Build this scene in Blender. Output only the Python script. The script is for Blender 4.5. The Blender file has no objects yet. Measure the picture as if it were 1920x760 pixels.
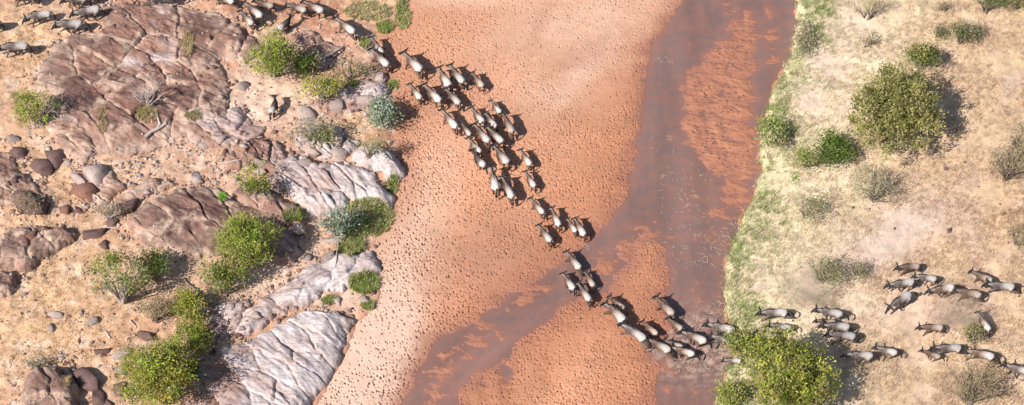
import bpy, math, random
import numpy as np
from mathutils import Vector, Matrix, Euler

rng = np.random.default_rng(7)
random.seed(7)
S = bpy.context.scene
COL = S.collection

# ------------------------------------------------------------------ camera
TILT = math.radians(50.0)      # below the horizon
DIST = 150.0
FPX = 27.0 * DIST              # focal length in pixels of the 1920 px photograph
CAM = np.array([0.0, -DIST * math.cos(TILT), DIST * math.sin(TILT)])
FWD = np.array([0.0, math.cos(TILT), -math.sin(TILT)])
UPV = np.array([0.0, math.sin(TILT), math.cos(TILT)])
RGT = np.array([1.0, 0.0, 0.0])
cam_data = bpy.data.cameras.new('camera')
cam_data.sensor_width = 36.0
cam_data.lens = 36.0 * FPX / 1920.0
cam_data.clip_start = 1.0
cam_data.clip_end = 5000.0
cam = bpy.data.objects.new('camera', cam_data)
cam.location = CAM
cam.rotation_euler = (math.pi / 2 - TILT, 0, 0)
COL.objects.link(cam)
S.camera = cam

# ------------------------------------------------------------------ light
SUN_EL = math.radians(43.0)
SUN_DIR = Vector((-0.75, -0.66, 0)).normalized()      # towards the sun, on the ground plane
world = bpy.data.worlds.new('World')
S.world = world
world.use_nodes = True
wn = world.node_tree
bg = wn.nodes['Background']
sky = wn.nodes.new('ShaderNodeTexSky')
sky.sky_type = 'NISHITA'
sky.sun_disc = False
sky.sun_elevation = SUN_EL
sky.sun_rotation = math.atan2(SUN_DIR.x, SUN_DIR.y)
wn.links.new(sky.outputs[0], bg.inputs[0])
bg.inputs[1].default_value = 0.082
sl = bpy.data.lights.new('sun', 'SUN')
sl.energy = 5.0
sl.angle = math.radians(0.5)
sl.color = (1.0, 0.955, 0.90)
sun = bpy.data.objects.new('sun', sl)
ld = Vector((-SUN_DIR.x * math.cos(SUN_EL), -SUN_DIR.y * math.cos(SUN_EL), -math.sin(SUN_EL)))
sun.rotation_euler = ld.to_track_quat('-Z', 'Y').to_euler()
sun.location = (-60, -50, 90)
COL.objects.link(sun)
S.view_settings.view_transform = 'Standard'
S.view_settings.look = 'None'
S.view_settings.gamma = 1.0
S.view_settings.exposure = 0.56

# ------------------------------------------------------------------ numpy helpers
def unproj(u, v, z=0.0):
    """Where the camera ray through a pixel of the 1920x760 photograph meets the level z."""
    u = np.asarray(u, float); v = np.asarray(v, float); z = np.asarray(z, float)
    dx = (u - 960.0) / FPX; dy = (380.0 - v) / FPX
    d = FWD[:, None] + RGT[:, None] * dx.ravel() + UPV[:, None] * dy.ravel()
    t = (z.ravel() - CAM[2]) / d[2]
    return CAM[0] + d[0] * t, CAM[1] + d[1] * t

def gpoly(pts, z=0.0):
    a = np.array(pts, float)
    x, y = unproj(a[:, 0], a[:, 1], np.full(len(a), z))
    # outline points far outside the view carry the land on to the distance
    y = np.where(a[:, 1] <= -420, 420.0, np.where(a[:, 1] >= 1250, -420.0, y))
    x = np.where(a[:, 0] <= -900, -420.0, np.where(a[:, 0] >= 2900, 420.0, x))
    return np.stack([x, y], 1)

def hash2(ix, iy, seed):
    h = (ix.astype(np.int64) * 374761393 + iy.astype(np.int64) * 668265263 + seed * 974711) & 0xFFFFFFFF
    h = ((h ^ (h >> 13)) * 1274126177) & 0xFFFFFFFF
    h = (h ^ (h >> 16)) & 0xFFFFFFFF
    return h / 4294967295.0

def perlin(x, y, seed=0):
    x = np.asarray(x, float); y = np.asarray(y, float)
    xi = np.floor(x); yi = np.floor(y)
    fx = x - xi; fy = y - yi
    u = fx * fx * fx * (fx * (fx * 6 - 15) + 10); v = fy * fy * fy * (fy * (fy * 6 - 15) + 10)
    def g(ox, oy):
        a = hash2(xi + ox, yi + oy, seed) * (2 * math.pi)
        return np.cos(a) * (fx - ox) + np.sin(a) * (fy - oy)
    n0 = g(0, 0) * (1 - u) + g(1, 0) * u
    n1 = g(0, 1) * (1 - u) + g(1, 1) * u
    return (n0 * (1 - v) + n1 * v) * 1.5

def fbm(x, y, octv=4, seed=0, gain=0.5):
    s = 0.0; a = 1.0
    for k in range(octv):
        s = s + a * perlin(x * 2 ** k + 13.7 * k, y * 2 ** k - 7.3 * k, seed + k)
        a *= gain
    return s

def sstep(a, b, x):
    t = np.clip((x - a) / (b - a), 0, 1)
    return t * t * (3 - 2 * t)

def sdist(poly, X, Y):
    """signed distance to a ground polygon, positive inside"""
    shp = np.shape(X)
    x = np.ravel(X); y = np.ravel(Y)
    best = np.full(x.shape, 1e18); inside = np.zeros(x.shape, bool)
    n = len(poly)
    for i in range(n):
        ax, ay = poly[i]; bx, by = poly[(i + 1) % n]
        ex, ey = bx - ax, by - ay
        wx, wy = x - ax, y - ay
        t = np.clip((wx * ex + wy * ey) / (ex * ex + ey * ey + 1e-12), 0, 1)
        qx = wx - ex * t; qy = wy - ey * t
        best = np.minimum(best, qx * qx + qy * qy)
        c = (ay > y) != (by > y)
        if abs(ey) > 1e-12:
            inside ^= c & (x < ex * (y - ay) / ey + ax)
    d = np.sqrt(best)
    return np.where(inside, d, -d).reshape(shp)

def worley(x, y, seed=0):
    """nearest jittered cell: hash, offset from its centre, F2 - F1"""
    xi = np.floor(x); yi = np.floor(y)
    d1 = np.full(np.shape(x), 1e9); d2 = d1.copy(); h = np.zeros(np.shape(x)); ox = h.copy(); oy = h.copy()
    for a in (-1, 0, 1):
        for b in (-1, 0, 1):
            cx = xi + a; cy = yi + b
            px = x - (cx + hash2(cx, cy, seed)); py = y - (cy + hash2(cx, cy, seed + 1))
            d = np.hypot(px, py); m = d < d1
            d2 = np.where(m, d1, np.minimum(d2, d)); d1 = np.where(m, d, d1)
            h = np.where(m, hash2(cx, cy, seed + 2), h); ox = np.where(m, px, ox); oy = np.where(m, py, oy)
    return h, ox, oy, d2 - d1

def blob(X, Y, u, v, ru, rv, ang=0.0):
    """soft 0..1 spot centred where a photograph pixel meets the ground"""
    cx, cy = unproj(u, v, 0.5)
    a = math.radians(ang)
    dx = (X - cx[0]); dy = (Y - cy[0])
    sx = ru / 27.0; sy = rv / (27.0 * math.sin(TILT))
    p = dx * math.cos(a) + dy * math.sin(a); q = -dx * math.sin(a) + dy * math.cos(a)
    return np.exp(-((p / sx) ** 2 + (q / sy) ** 2))

def mesh_np(name, V, F, mat=None, col=None, smooth=False):
    me = bpy.data.meshes.new(name)
    V = np.asarray(V, np.float32); F = np.asarray(F, np.int32)
    k = F.shape[1]
    me.vertices.add(len(V)); me.vertices.foreach_set('co', V.ravel())
    me.loops.add(F.size); me.loops.foreach_set('vertex_index', F.ravel())
    me.polygons.add(len(F))
    me.polygons.foreach_set('loop_start', np.arange(0, F.size, k, dtype=np.int32))
    me.polygons.foreach_set('loop_total', np.full(len(F), k, np.int32))
    if smooth:
        me.polygons.foreach_set('use_smooth', np.ones(len(F), bool))
    if col is not None:
        at = me.color_attributes.new('Col', 'FLOAT_COLOR', 'POINT')
        c = np.ones((len(V), 4), np.float32); c[:, :3] = col
        at.data.foreach_set('color', c.ravel())
    me.update(calc_edges=True)
    if mat: me.materials.append(mat)
    return me

def link(name, me, parent=None, loc=None):
    o = bpy.data.objects.new(name, me)
    COL.objects.link(o)
    if parent is not None: o.parent = parent
    if loc is not None: o.location = loc
    return o

def tag(o, label=None, cat=None, group=None, kind=None):
    if label: o['label'] = label
    if cat: o['category'] = cat
    if group: o['group'] = group
    if kind: o['kind'] = kind
    return o

def empty(name, loc=(0, 0, 0), rz=0.0):
    o = bpy.data.objects.new(name, None)
    o.location = loc; o.rotation_euler = (0, 0, rz)
    o.empty_display_size = 0.2
    COL.objects.link(o)
    return o

def mixc(a, b, t):
    a = np.asarray(a, float); b = np.asarray(b, float)
    t = np.asarray(t)[..., None]
    return a * (1 - t) + b * t

# ------------------------------------------------------------------ materials
def new_mat(name, rough=0.85, spec=0.2):
    m = bpy.data.materials.new(name); m.use_nodes = True
    nt = m.node_tree; b = nt.nodes['Principled BSDF']
    b.inputs['Roughness'].default_value = rough
    b.inputs['Specular IOR Level'].default_value = spec
    return m, nt, b

def N(nt, typ, **kw):
    n = nt.nodes.new(typ)
    for k, v in kw.items(): setattr(n, k, v)
    return n

def ground_mat(name, scales, amt, bump=0.3, bscale=14.0, base=None, rough=0.9, stretch=None, tint=None):
    """vertex colour (or a flat base colour) broken up by noise in object space, with fine relief"""
    m, nt, b = new_mat(name, rough)
    tc = N(nt, 'ShaderNodeTexCoord'); mp = N(nt, 'ShaderNodeMapping')
    nt.links.new(tc.outputs['Object'], mp.inputs[0])
    if stretch:
        mp.inputs['Rotation'].default_value = (0, 0, math.radians(stretch[0]))
        mp.inputs['Scale'].default_value = stretch[1]
    if base is None:
        c = N(nt, 'ShaderNodeVertexColor', layer_name='Col'); src = c.outputs[0]
    else:
        c = N(nt, 'ShaderNodeRGB'); c.outputs[0].default_value = (*base, 1); src = c.outputs[0]
    for i, (s, a) in enumerate(zip(scales, amt)):
        nz = N(nt, 'ShaderNodeTexNoise'); nz.inputs['Scale'].default_value = s
        nz.inputs['Detail'].default_value = 5; nz.inputs['Roughness'].default_value = 0.65
        nt.links.new(mp.outputs[0], nz.inputs['Vector'])
        r = N(nt, 'ShaderNodeMapRange')
        r.inputs['From Min'].default_value = 0.3; r.inputs['From Max'].default_value = 0.7
        r.inputs['To Min'].default_value = 1 - a; r.inputs['To Max'].default_value = 1 + a
        nt.links.new(nz.outputs['Fac'], r.inputs['Value'])
        mx = N(nt, 'ShaderNodeVectorMath', operation='SCALE')
        nt.links.new(src, mx.inputs[0]); nt.links.new(r.outputs[0], mx.inputs['Scale'])
        src = mx.outputs[0]
    if tint:                                     # second mineral / dust colour in patches
        nz = N(nt, 'ShaderNodeTexNoise'); nz.inputs['Scale'].default_value = tint[1]
        nz.inputs['Detail'].default_value = 6; nz.inputs['Roughness'].default_value = 0.7
        nt.links.new(mp.outputs[0], nz.inputs['Vector'])
        r = N(nt, 'ShaderNodeMapRange'); r.inputs['From Min'].default_value = tint[2]; r.inputs['From Max'].default_value = tint[3]
        nt.links.new(nz.outputs['Fac'], r.inputs['Value'])
        mx = N(nt, 'ShaderNodeMix', data_type='RGBA')
        nt.links.new(r.outputs[0], mx.inputs['Factor']); nt.links.new(src, mx.inputs['A'])
        mx.inputs['B'].default_value = (*tint[0], 1); src = mx.outputs['Result']
    nt.links.new(src, b.inputs['Base Color'])
    nz = N(nt, 'ShaderNodeTexNoise'); nz.inputs['Scale'].default_value = bscale
    nz.inputs['Detail'].default_value = 6; nz.inputs['Roughness'].default_value = 0.7
    nt.links.new(mp.outputs[0], nz.inputs['Vector'])
    bp = N(nt, 'ShaderNodeBump'); bp.inputs['Strength'].default_value = bump; bp.inputs['Distance'].default_value = 0.12
    nt.links.new(nz.outputs['Fac'], bp.inputs['Height']); nt.links.new(bp.outputs[0], b.inputs['Normal'])
    return m

def leaf_mat(name, rough=0.55, trans=0.42):
    m, nt, b = new_mat(name, rough, 0.3)
    c = N(nt, 'ShaderNodeVertexColor', layer_name='Col')
    nt.links.new(c.outputs[0], b.inputs['Base Color'])
    tr = N(nt, 'ShaderNodeBsdfTranslucent'); nt.links.new(c.outputs[0], tr.inputs[0])
    mx = N(nt, 'ShaderNodeMixShader'); mx.inputs[0].default_value = trans
    nt.links.new(b.outputs[0], mx.inputs[1]); nt.links.new(tr.outputs[0], mx.inputs[2])
    nt.links.new(mx.outputs[0], nt.nodes['Material Output'].inputs[0])
    return m

M = {}
M['sand'] = ground_mat('river_sand', (0.9, 6.0, 34.0), (0.05, 0.08, 0.14), bump=0.25, bscale=22)
M['soil'] = ground_mat('bank_soil', (0.5, 3.5, 16.0), (0.08, 0.16, 0.24), bump=0.6, bscale=9)
M['turf'] = ground_mat('dry_turf', (0.35, 3.0, 13.0), (0.06, 0.14, 0.22), bump=0.5, bscale=9)
M['plain'] = ground_mat('outer_plain', (0.05, 0.8, 5.0), (0.1, 0.15, 0.2), bump=0.3, base=(0.46, 0.35, 0.24))
M['rock'] = ground_mat('layered_rock', (0.7, 3.0, 17.0), (0.14, 0.2, 0.2), bump=0.8, bscale=5, stretch=(38, (0.35, 2.2, 1)), rough=0.8)
M['dome'] = ground_mat('dark_rock', (0.6, 2.6, 14.0), (0.14, 0.2, 0.2), bump=0.8, bscale=4.5, rough=0.8, stretch=(20, (0.7, 1.3, 1)))
M['stone_dark'] = ground_mat('dark_stone', (1.5, 8.0), (0.22, 0.2), bump=0.7, base=(0.155, 0.095, 0.085))
M['stone_red'] = ground_mat('red_stone', (1.5, 8.0), (0.2, 0.2), bump=0.7, base=(0.23, 0.115, 0.085))
M['stone_pale'] = ground_mat('pale_stone', (1.5, 8.0), (0.2, 0.2), bump=0.7, base=(0.42, 0.325, 0.285))
M['stone_grey'] = ground_mat('grey_stone', (1.5, 8.0), (0.2, 0.2), bump=0.7, base=(0.29, 0.225, 0.20))
M['leaf'] = leaf_mat('leaf')
M['blade'] = leaf_mat('grass_blade', 0.7, 0.25)
M['bark'] = ground_mat('bark', (2.0, 9.0), (0.2, 0.2), bump=0.5, base=(0.22, 0.17, 0.14))
M['dead'] = ground_mat('dead_wood', (2.0, 9.0), (0.15, 0.15), bump=0.4, base=(0.42, 0.36, 0.33))
M['straw'] = ground_mat('straw', (3.0,), (0.2,), bump=0.1, base=(0.5, 0.40, 0.27))
# ------------------------------------------------------------------ the lie of the land
# outlines read off the photograph, laid on the ground plane
LEFT = gpoly([(900, -420), (835, -200), (795, -20), (785, 5), (765, 32), (742, 56), (715, 66), (722, 95), (733, 125), (742, 160),
              (757, 205), (752, 250), (752, 285), (768, 325), (745, 360), (740, 385), (737, 430), (716, 455), (702, 490), (712, 520),
              (703, 570), (670, 600), (648, 650), (610, 712), (588, 760), (565, 830), (520, 930), (440, 1250), (-900, 1250), (-900, -420)], 0.35)
RIGHT = gpoly([(1525, -420), (1502, -150), (1491, 0), (1489, 50), (1481, 100), (1462, 150), (1440, 190), (1426, 245), (1421, 295),
               (1421, 320), (1409, 380), (1383, 430), (1360, 490), (1349, 550), (1356, 590), (1372, 622), (1378, 665), (1358, 705),
               (1341, 760), (1330, 900), (1300, 1250), (2900, 1250), (2900, -420)], 0.0)
MAINCH = gpoly([(1390, -420), (1325, -150), (1281, 0), (1251, 45), (1223, 90), (1209, 150), (1201, 230), (1190, 310), (1176, 365),
                (1150, 405), (1128, 428), (1105, 455), (1085, 500), (1095, 545), (1128, 552), (1150, 530), (1163, 500), (1195, 470), (1225, 440),
                (1249, 470), (1256, 540), (1245, 575), (1262, 612), (1215, 655), (1238, 690), (1228, 760), (1205, 900), (1180, 1250),
                (1500, 1250), (1560, 300), (1640, -420)])
SIDECH = gpoly([(1130, 425), (1085, 470), (1045, 505), (1000, 530), (940, 567), (880, 607), (822, 637), (790, 680), (765, 735), (742, 800),
                (715, 900), (690, 1250), (790, 1250), (830, 900), (848, 770), (870, 715), (928, 678), (975, 640), (1022, 600), (1062, 572),
                (1100, 552), (1140, 548), (1160, 505), (1175, 470)])
BAR_A = gpoly([(1402, 25), (1412, 60), (1406, 130), (1404, 200), (1410, 260), (1404, 320), (1375, 330), (1335, 318), (1312, 285), (1290, 245), (1288, 190), (1300, 140), (1345, 95), (1385, 60)])
BAR_B = gpoly([(1400, 325), (1408, 350), (1402, 380), (1370, 402), (1345, 395), (1365, 350)])
BAR_C = gpoly([(1112, 512), (1140, 485), (1180, 450), (1205, 425), (1225, 440), (1198, 468), (1170, 498), (1130, 522)])
BAR_D = gpoly([(975, 562), (1010, 540), (1025, 545), (1000, 565), (970, 580)])
BAR_E = gpoly([(800, 720), (830, 670), (870, 640), (915, 625), (925, 632), (885, 665), (850, 700), (825, 750), (800, 780)])

def smax(a, b, k):
    h = np.clip(0.5 + 0.5 * (a - b) / k, 0, 1)
    return b * (1 - h) + a * h + k * h * (1 - h)

def sand_z(X, Y):
    w = np.maximum(sdist(MAINCH, X, Y), sdist(SIDECH, X, Y))
    rag = fbm(X * 0.55, Y * 0.8, 4, 3)
    w = w + 0.30 * rag
    out = np.clip(-w, 0, None)
    z = np.where(w < 0, 0.012 + 0.075 * out / (0.8 + out) + 0.045 * np.clip(out, 0, 9), -0.02 - 0.26 * sstep(0, 2.0, w))
    fine = fbm(X * 0.75 + 5, Y * 1.15, 5, 11, 0.6)
    bars = np.full(np.shape(X), -1.0)
    for bp, hh in ((BAR_A, 0.052), (BAR_B, 0.02), (BAR_C, 0.018), (BAR_D, 0.02), (BAR_E, 0.004)):
        d = sdist(bp, X, Y)
        bars = np.maximum(bars, np.where(d > -1.6, -0.06 + (hh + 0.06) * sstep(-1.1, 0.5, d), -1))
    # loose shoals of the main channel
    sh = -0.08
    for (u, v, ru, rv, hh) in ((1380, 30, 30, 60, .07), (1450, 70, 22, 80, .065), (1420, 300, 18, 120, .07), (1310, 60, 30, 50, .035), (1345, 440, 40, 20, .05),
                               (1300, 565, 25, 40, .05), (1330, 360, 60, 50, .045), (1220, 410, 25, 30, .045), (1120, 560, 60, 40, .075), (1250, 700, 25, 60, .04),
                               (1290, 740, 20, 50, .05), (900, 620, 60, 50, .06), (1245, 600, 30, 30, 0.06)):
        sh = np.maximum(sh, -0.08 + hh * 1.1 * blob(X, Y, u, v, ru, rv))
    bars = np.maximum(bars, sh)
    z = smax(z, np.where(w > -0.6, bars + 0.050 * fine, -1), 0.012)
    # low pools on the lower bar
    for (u, v, ru, rv, hh) in ((953, 700, 14, 36, .075), (1025, 690, 16, 30, .03), (905, 715, 9, 14, .05), (1150, 460, 30, 12, 0.0)):
        z = z - hh * blob(X, Y, u, v, ru, rv) * (0.8 + 0.9 * fine) * 2.2
    near = np.exp(-np.clip(-w, 0, None) / 1.3)
    z = z + near * 0.012 * fine + 0.010 * fbm(X * 0.5, Y * 0.5, 3, 21) * (w < 0)
    # levees heaped against the left rocks
    return z

def left_z(X, Y):
    d = sdist(LEFT, X, Y) + 0.22 * fbm(X * 0.8, Y * 0.8, 3, 31)
    z = 0.38 + 0.36 * sstep(0, 1.6, d) - 1.2 * sstep(0, 1.2, -d) + 0.055 * np.clip(d, 0, 30)
    z = z + sstep(0, 2, d) * (0.16 * fbm(X * 0.22, Y * 0.22, 3, 33) + 0.08 * fbm(X * 1.1, Y * 1.1, 4, 35))
    return z

def right_z(X, Y):
    d = sdist(RIGHT, X, Y) + 0.42 * fbm(X * 0.6, Y * 0.6, 4, 41)
    z = -0.55 + 1.25 * sstep(-0.35, 0.55, d) + 0.05 * np.clip(d, 0, 30)
    z = z + sstep(0, 2, d) * (0.14 * fbm(X * 0.2, Y * 0.2, 3, 43) + 0.04 * fbm(X * 1.4, Y * 1.4, 3, 45))
    return z

OUTCROPS = []
def gz(x, y, rocks=True):
    X = np.atleast_1d(np.asarray(x, float)); Y = np.atleast_1d(np.asarray(y, float))
    z = np.maximum(np.maximum(left_z(X, Y), right_z(X, Y)), sand_z(X, Y))
    if rocks:
        for oc in OUTCROPS:
            z = np.maximum(z, oc.height(X, Y)[0])
    return z

def place(u, v, dz=0.0, rocks=True):
    """the ground point (raised by dz) seen at a pixel of the photograph"""
    u = np.atleast_1d(np.asarray(u, float)); v = np.atleast_1d(np.asarray(v, float))
    z = np.full(u.shape, 0.6)
    for _ in range(6):
        x, y = unproj(u, v, z + dz)
        z = 0.3 * z + 0.7 * gz(x, y, rocks)
    return x, y, z

# ------------------------------------------------------------------ riverbed with hoof prints
STEP = 0.04
x0, y0 = unproj([480, 1560], [900, -150]); xs = np.arange(-15.2, 23.6, STEP)
ylo = float(unproj(900, 960)[1][0]); yhi = float(unproj(900, -190)[1][0])
ys = np.arange(ylo, yhi, STEP)
def coarse(a, ext, g=1.35):
    """the fine axis carried on with ever wider steps up to ext on both sides"""
    s = [0.4]
    while sum(s) < ext: s.append(s[-1] * g)
    c = np.cumsum(s)
    return np.concatenate([a[0] - c[::-1], a, a[-1] + c]), len(c)
xf, yf = xs[0], ys[0]
xs, OX = coarse(xs, 9); ys, OY = coarse(ys, 380)
GX, GY = np.meshgrid(xs, ys)
SDL = sdist(LEFT, GX, GY); SDR = sdist(RIGHT, GX, GY)
Z = sand_z(GX, GY)
Zs = Z.copy()
WET0 = np.maximum(sdist(MAINCH, GX, GY), sdist(SIDECH, GX, GY))

def density(x, y):
    d = np.full(x.shape, 1.0)
    d = d * (1 - 0.75 * blob(x, y, 1080, 60, 210, 95, 25))
    d = d * (1 - 0.6 * blob(x, y, 1100, 165, 60, 60))
    d = d * (1 - 0.9 * blob(x, y, 900, -10, 90, 30))
    d = d * (1 - .38 * np.clip(blob(x, y, 740, 470, 70, 240) + blob(x, y, 680, 680, 120, 150), 0, 1))
    d = d * np.clip(1.0 + 0.9 * fbm(x * .22, y * .22, 3, 57), .15, 1.5)
    d = d * (1 - 0.93 * sstep(-0.3, 0.35, np.maximum(sdist(MAINCH, x, y), sdist(SIDECH, x, y))))
    a = sdist(BAR_A, x, y)
    d = np.maximum(d, 0.13 * sstep(-0.2, 0.3, a))
    d = d * (1 - 0.65 * blob(x, y, 905, 735, 50, 40))
    return d * sstep(0.6, -0.3, sdist(LEFT, x, y)) * sstep(0.1, -0.3, sdist(RIGHT, x, y))

cell = 0.205
cx, cy = np.meshgrid(np.arange(xf, xs[-1 - OX], cell), np.arange(yf, ys[-1 - OY], cell))
cx = (cx + rng.uniform(-.15, .15, cx.shape)).ravel(); cy = (cy + rng.uniform(-.15, .15, cy.shape)).ravel()
keep = rng.random(cx.shape) < density(cx, cy) * 0.80
cx, cy = cx[keep], cy[keep]
ang = math.radians(118) + rng.normal(0, 0.5, cx.shape)
ang = ang + 0.5 * np.tanh((cx - 6) / 6.0)
beach = np.clip(blob(cx, cy, 760, 470, 90, 260) + blob(cx, cy, 680, 680, 130, 150), 0, 1)
big = .86 + .12 * beach
dep = rng.uniform(0.05, 0.14, cx.shape) * (.8 + .4 * beach); La = (0.050 + 0.050 * rng.random(cx.shape) ** 1.5) * big; Wa = La * rng.uniform(0.38, 0.7, cx.shape)
onbar = sdist(BAR_A, cx, cy) > -0.3
La = np.where(onbar, La * 1.9, La); Wa = np.where(onbar, La * .55, Wa); dep = np.where(onbar, .15, dep); ang = np.where(onbar, rng.normal(0, .3, cx.shape), ang)
nx, ny = len(xs), len(ys)
for px, py, a, dp, l, w in zip(cx, cy, ang, dep, La, Wa):
    i0 = int((px - xf) / STEP) - 5 + OX; j0 = int((py - yf) / STEP) - 5 + OY
    if i0 < OX or j0 < OY or i0 + 11 >= nx - OX or j0 + 11 >= ny - OY: continue
    sx = xs[i0:i0 + 11] - px; sy = (ys[j0:j0 + 11] - py)[:, None]
    ca, sa = math.cos(a), math.sin(a)
    p = (sx * ca + sy * sa) / l; q = (-sx * sa + sy * ca) / w
    r = np.sqrt(p * p + q * q)
    t = np.clip((1.3 - r) / 0.42, 0, 1)
    rim = np.exp(-((r - 1.6) / 0.4) ** 2)
    Z[j0:j0 + 11, i0:i0 + 11] += -dp * t * t * (3 - 2 * t) + dp * 0.05 * rim
TR = 0.030 * np.abs(fbm(GX * 2.6, GY * 2.6, 3, 51, .6)) * np.clip(density(GX, GY), 0, 1.2)
Z = Z + TR; Zs = Zs + TR
# ripple-marked streaks of the flat upper sand and the cut edge along the main channel
st = fbm(GX * 0.25 + GY * 0.35, (GX - GY) * 1.6 * 0.5, 3, 61)
Z += 0.02 * st * blob(GX, GY, 1080, 60, 230, 110, 25)

up = sstep(0.10, 0.42, Zs + 0.05 * fbm(GX * 0.4, GY * 0.4, 3, 71))
C = mixc((0.40, 0.178, 0.100), (0.455, 0.225, 0.134), up)
C = C * (1 + 0.16 * fbm(GX * .16, GY * .16, 4, 91))[..., None]
beige = np.clip(0.95 * blob(GX, GY, 640, 720, 120, 160) + 0.50 * blob(GX, GY, 795, 430, 50, 190, -8) + 0.75 * blob(GX, GY, 715, 600, 70, 150)
                + 0.45 * blob(GX, GY, 1130, 20, 190, 55, 20) + 0.55 * blob(GX, GY, 1095, 130, 30, 75, -35) + 0.5 * blob(GX, GY, 880, 0, 110, 18)
                + 0.3 * blob(GX, GY, 1010, 180, 70, 40), 0, 1)
beige = np.clip(beige + 0.18 * fbm(GX * 0.5, GY * 0.5, 4, 73) * (beige + 0.12), 0, 1)
C = mixc(C, (0.60, 0.42, 0.32), beige * .9)
C = mixc(C, (0.54, 0.345, 0.25), np.clip(0.5 * blob(GX, GY, 1090, 60, 200, 110, 20) * (1 + .5 * st), 0, 1))
damp = np.clip(blob(GX, GY, 860, 500, 110, 70, 20) * 0.7 + 0.6 * blob(GX, GY, 960, 470, 80, 50) + 0.55 * blob(GX, GY, 1095, 100, 80, 22, 40) + 0.6 * blob(GX, GY, 760, 310, 22, 80, 5)
               + 0.45 * blob(GX, GY, 1015, 40, 15, 60, -20), 0, 1)
damp = np.clip(damp + 0.45 * damp * fbm(GX * 0.9, GY * 1.3, 4, 75), 0, 1)
C = mixc(C, (0.33, 0.165, 0.11), damp * 0.75)
damp_shade = sstep(0.20, 0.02, Z) * sstep(-.02, .1, Zs)       # low sand and pit walls darkened: damp mud with pit shade painted in
C = mixc(C, (0.25, 0.105, 0.062), damp_shade * 0.4)
dug_shade = sstep(0.025, 0.085, Zs - Z)                   # hoof pits tinted by depth: damp subsoil plus painted shade
C = mixc(C, (0.21, 0.093, 0.058), dug_shade * 0.5)
wet = sstep(0.15, 0.0, Zs + .03 * fbm(GX * .7, GY * .7, 4, 79))                      # sand soaked by the river
C = mixc(C, (0.275, 0.120, 0.080), wet * 0.92)
# fresh mud thrown up by hooves
C = C * (1 + 0.05 * fbm(GX * 1.5, GY * 1.5, 3, 77))[..., None]
C = np.clip(C, 0.02, 0.8)

vid = np.arange(GX.size).reshape(GX.shape)
qm = (np.maximum.reduce([SDL[:-1, :-1], SDL[1:, 1:]]) < 1.3) & (np.maximum.reduce([SDR[:-1, :-1], SDR[1:, 1:]]) < 1.1)
Q = np.stack([vid[:-1, :-1][qm], vid[:-1, 1:][qm], vid[1:, 1:][qm], vid[1:, :-1][qm]], 1)
used = np.zeros(GX.size, bool); used[Q.ravel()] = True
remap = np.cumsum(used) - 1
V = np.stack([GX.ravel(), GY.ravel(), Z.ravel()], 1)[used]
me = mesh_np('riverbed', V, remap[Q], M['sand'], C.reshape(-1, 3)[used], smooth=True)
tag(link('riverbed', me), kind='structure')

# ------------------------------------------------------------------ river water
m, nt, b = new_mat('muddy_water', 0.16, 0.35)
cn = N(nt, 'ShaderNodeVertexColor', layer_name='Col')
nt.links.new(cn.outputs[0], b.inputs['Base Color'])
tc = N(nt, 'ShaderNodeTexCoord'); mp = N(nt, 'ShaderNodeMapping'); mp.inputs['Scale'].default_value = (1.6, 0.7, 1)
nt.links.new(tc.outputs['Object'], mp.inputs[0])
nz = N(nt, 'ShaderNodeTexNoise'); nz.inputs['Scale'].default_value = 2.2; nz.inputs['Detail'].default_value = 5
nt.links.new(mp.outputs[0], nz.inputs['Vector'])
bp = N(nt, 'ShaderNodeBump'); bp.inputs['Strength'].default_value = 0.25; bp.inputs['Distance'].default_value = 0.06
nt.links.new(nz.outputs['Fac'], bp.inputs['Height']); nt.links.new(bp.outputs[0], b.inputs['Normal'])
M['water'] = m
ws = 0.12
wx = coarse(np.arange(-15, 23.4, ws), 9)[0]; wy = coarse(np.arange(ylo + 0.2, yhi - 0.2, ws), 370)[0]
WX, WY = np.meshgrid(wx, wy)
wd = np.maximum(sdist(MAINCH, WX, WY), sdist(SIDECH, WX, WY))
wbed = sand_z(WX, WY)
depth = np.clip(-wbed, 0, 0.4)
# ripples and the churned water round the crossing animals
churn = np.clip(blob(WX, WY, 1310, 650, 90, 34, -8) + 0.7 * blob(WX, WY, 1290, 605, 60, 40) + .4 * blob(WX, WY, 1290, 690, 60, 30), 0, 1)
ring = np.zeros(WX.shape)
for (u, v, f, amp) in ((1275, 668, 9.0, .012), (1335, 655, 8.0, .012), (1300, 640, 10., .010)):
    ax, ay = unproj(u, v); rr = np.hypot(WX - ax[0], WY - ay[0])
    ring += amp * np.sin(rr * f + 2.0 * fbm(WX * .5, WY * .5, 2, 5)) * np.exp(-rr / 2.6)
WZ = 0.010 * fbm(WX * 1.6, WY * 0.9, 4, 81, .6) + ring + churn * 0.055 * fbm(WX * 2.2, WY * 2.2, 4, 83)
WZ = WZ * sstep(0.0, 0.12, depth + churn * 0.1)
sh = sstep(0.13, 0.0, depth + 0.02 * fbm(WX * .8, WY * .8, 3, 85))
WC = mixc((0.160, 0.102, 0.091), (0.225, 0.112, 0.086), sh * 0.75)
WC = WC * (1 + 0.16 * fbm(WX * 0.55, WY * 0.10, 4, 87) * (WX > 3) + 0.18 * fbm((WX - WY * .8) * 0.5, (WX + WY) * 0.09, 4, 88) * (WX <= 3))[..., None]
WC = mixc(WC, (0.40, 0.29, 0.235), churn * np.clip(0.25 + 1.3 * fbm(WX * 1.5, WY * 2.2, 4, 89, .65), 0, 1) * 0.9)
wv = np.arange(WX.size).reshape(WX.shape)
wk = (sdist(RIGHT, WX, WY) < 0.8) & (sdist(LEFT, WX, WY) < 0.2) & (wbed < 0.10)
wk = wk[:-1, :-1] | wk[1:, 1:] | (wd[:-1, :-1] > -0.8)
wk &= (sdist(RIGHT, WX, WY)[:-1, :-1] < 0.8) & (wbed[:-1, :-1] < 0.35)
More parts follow.
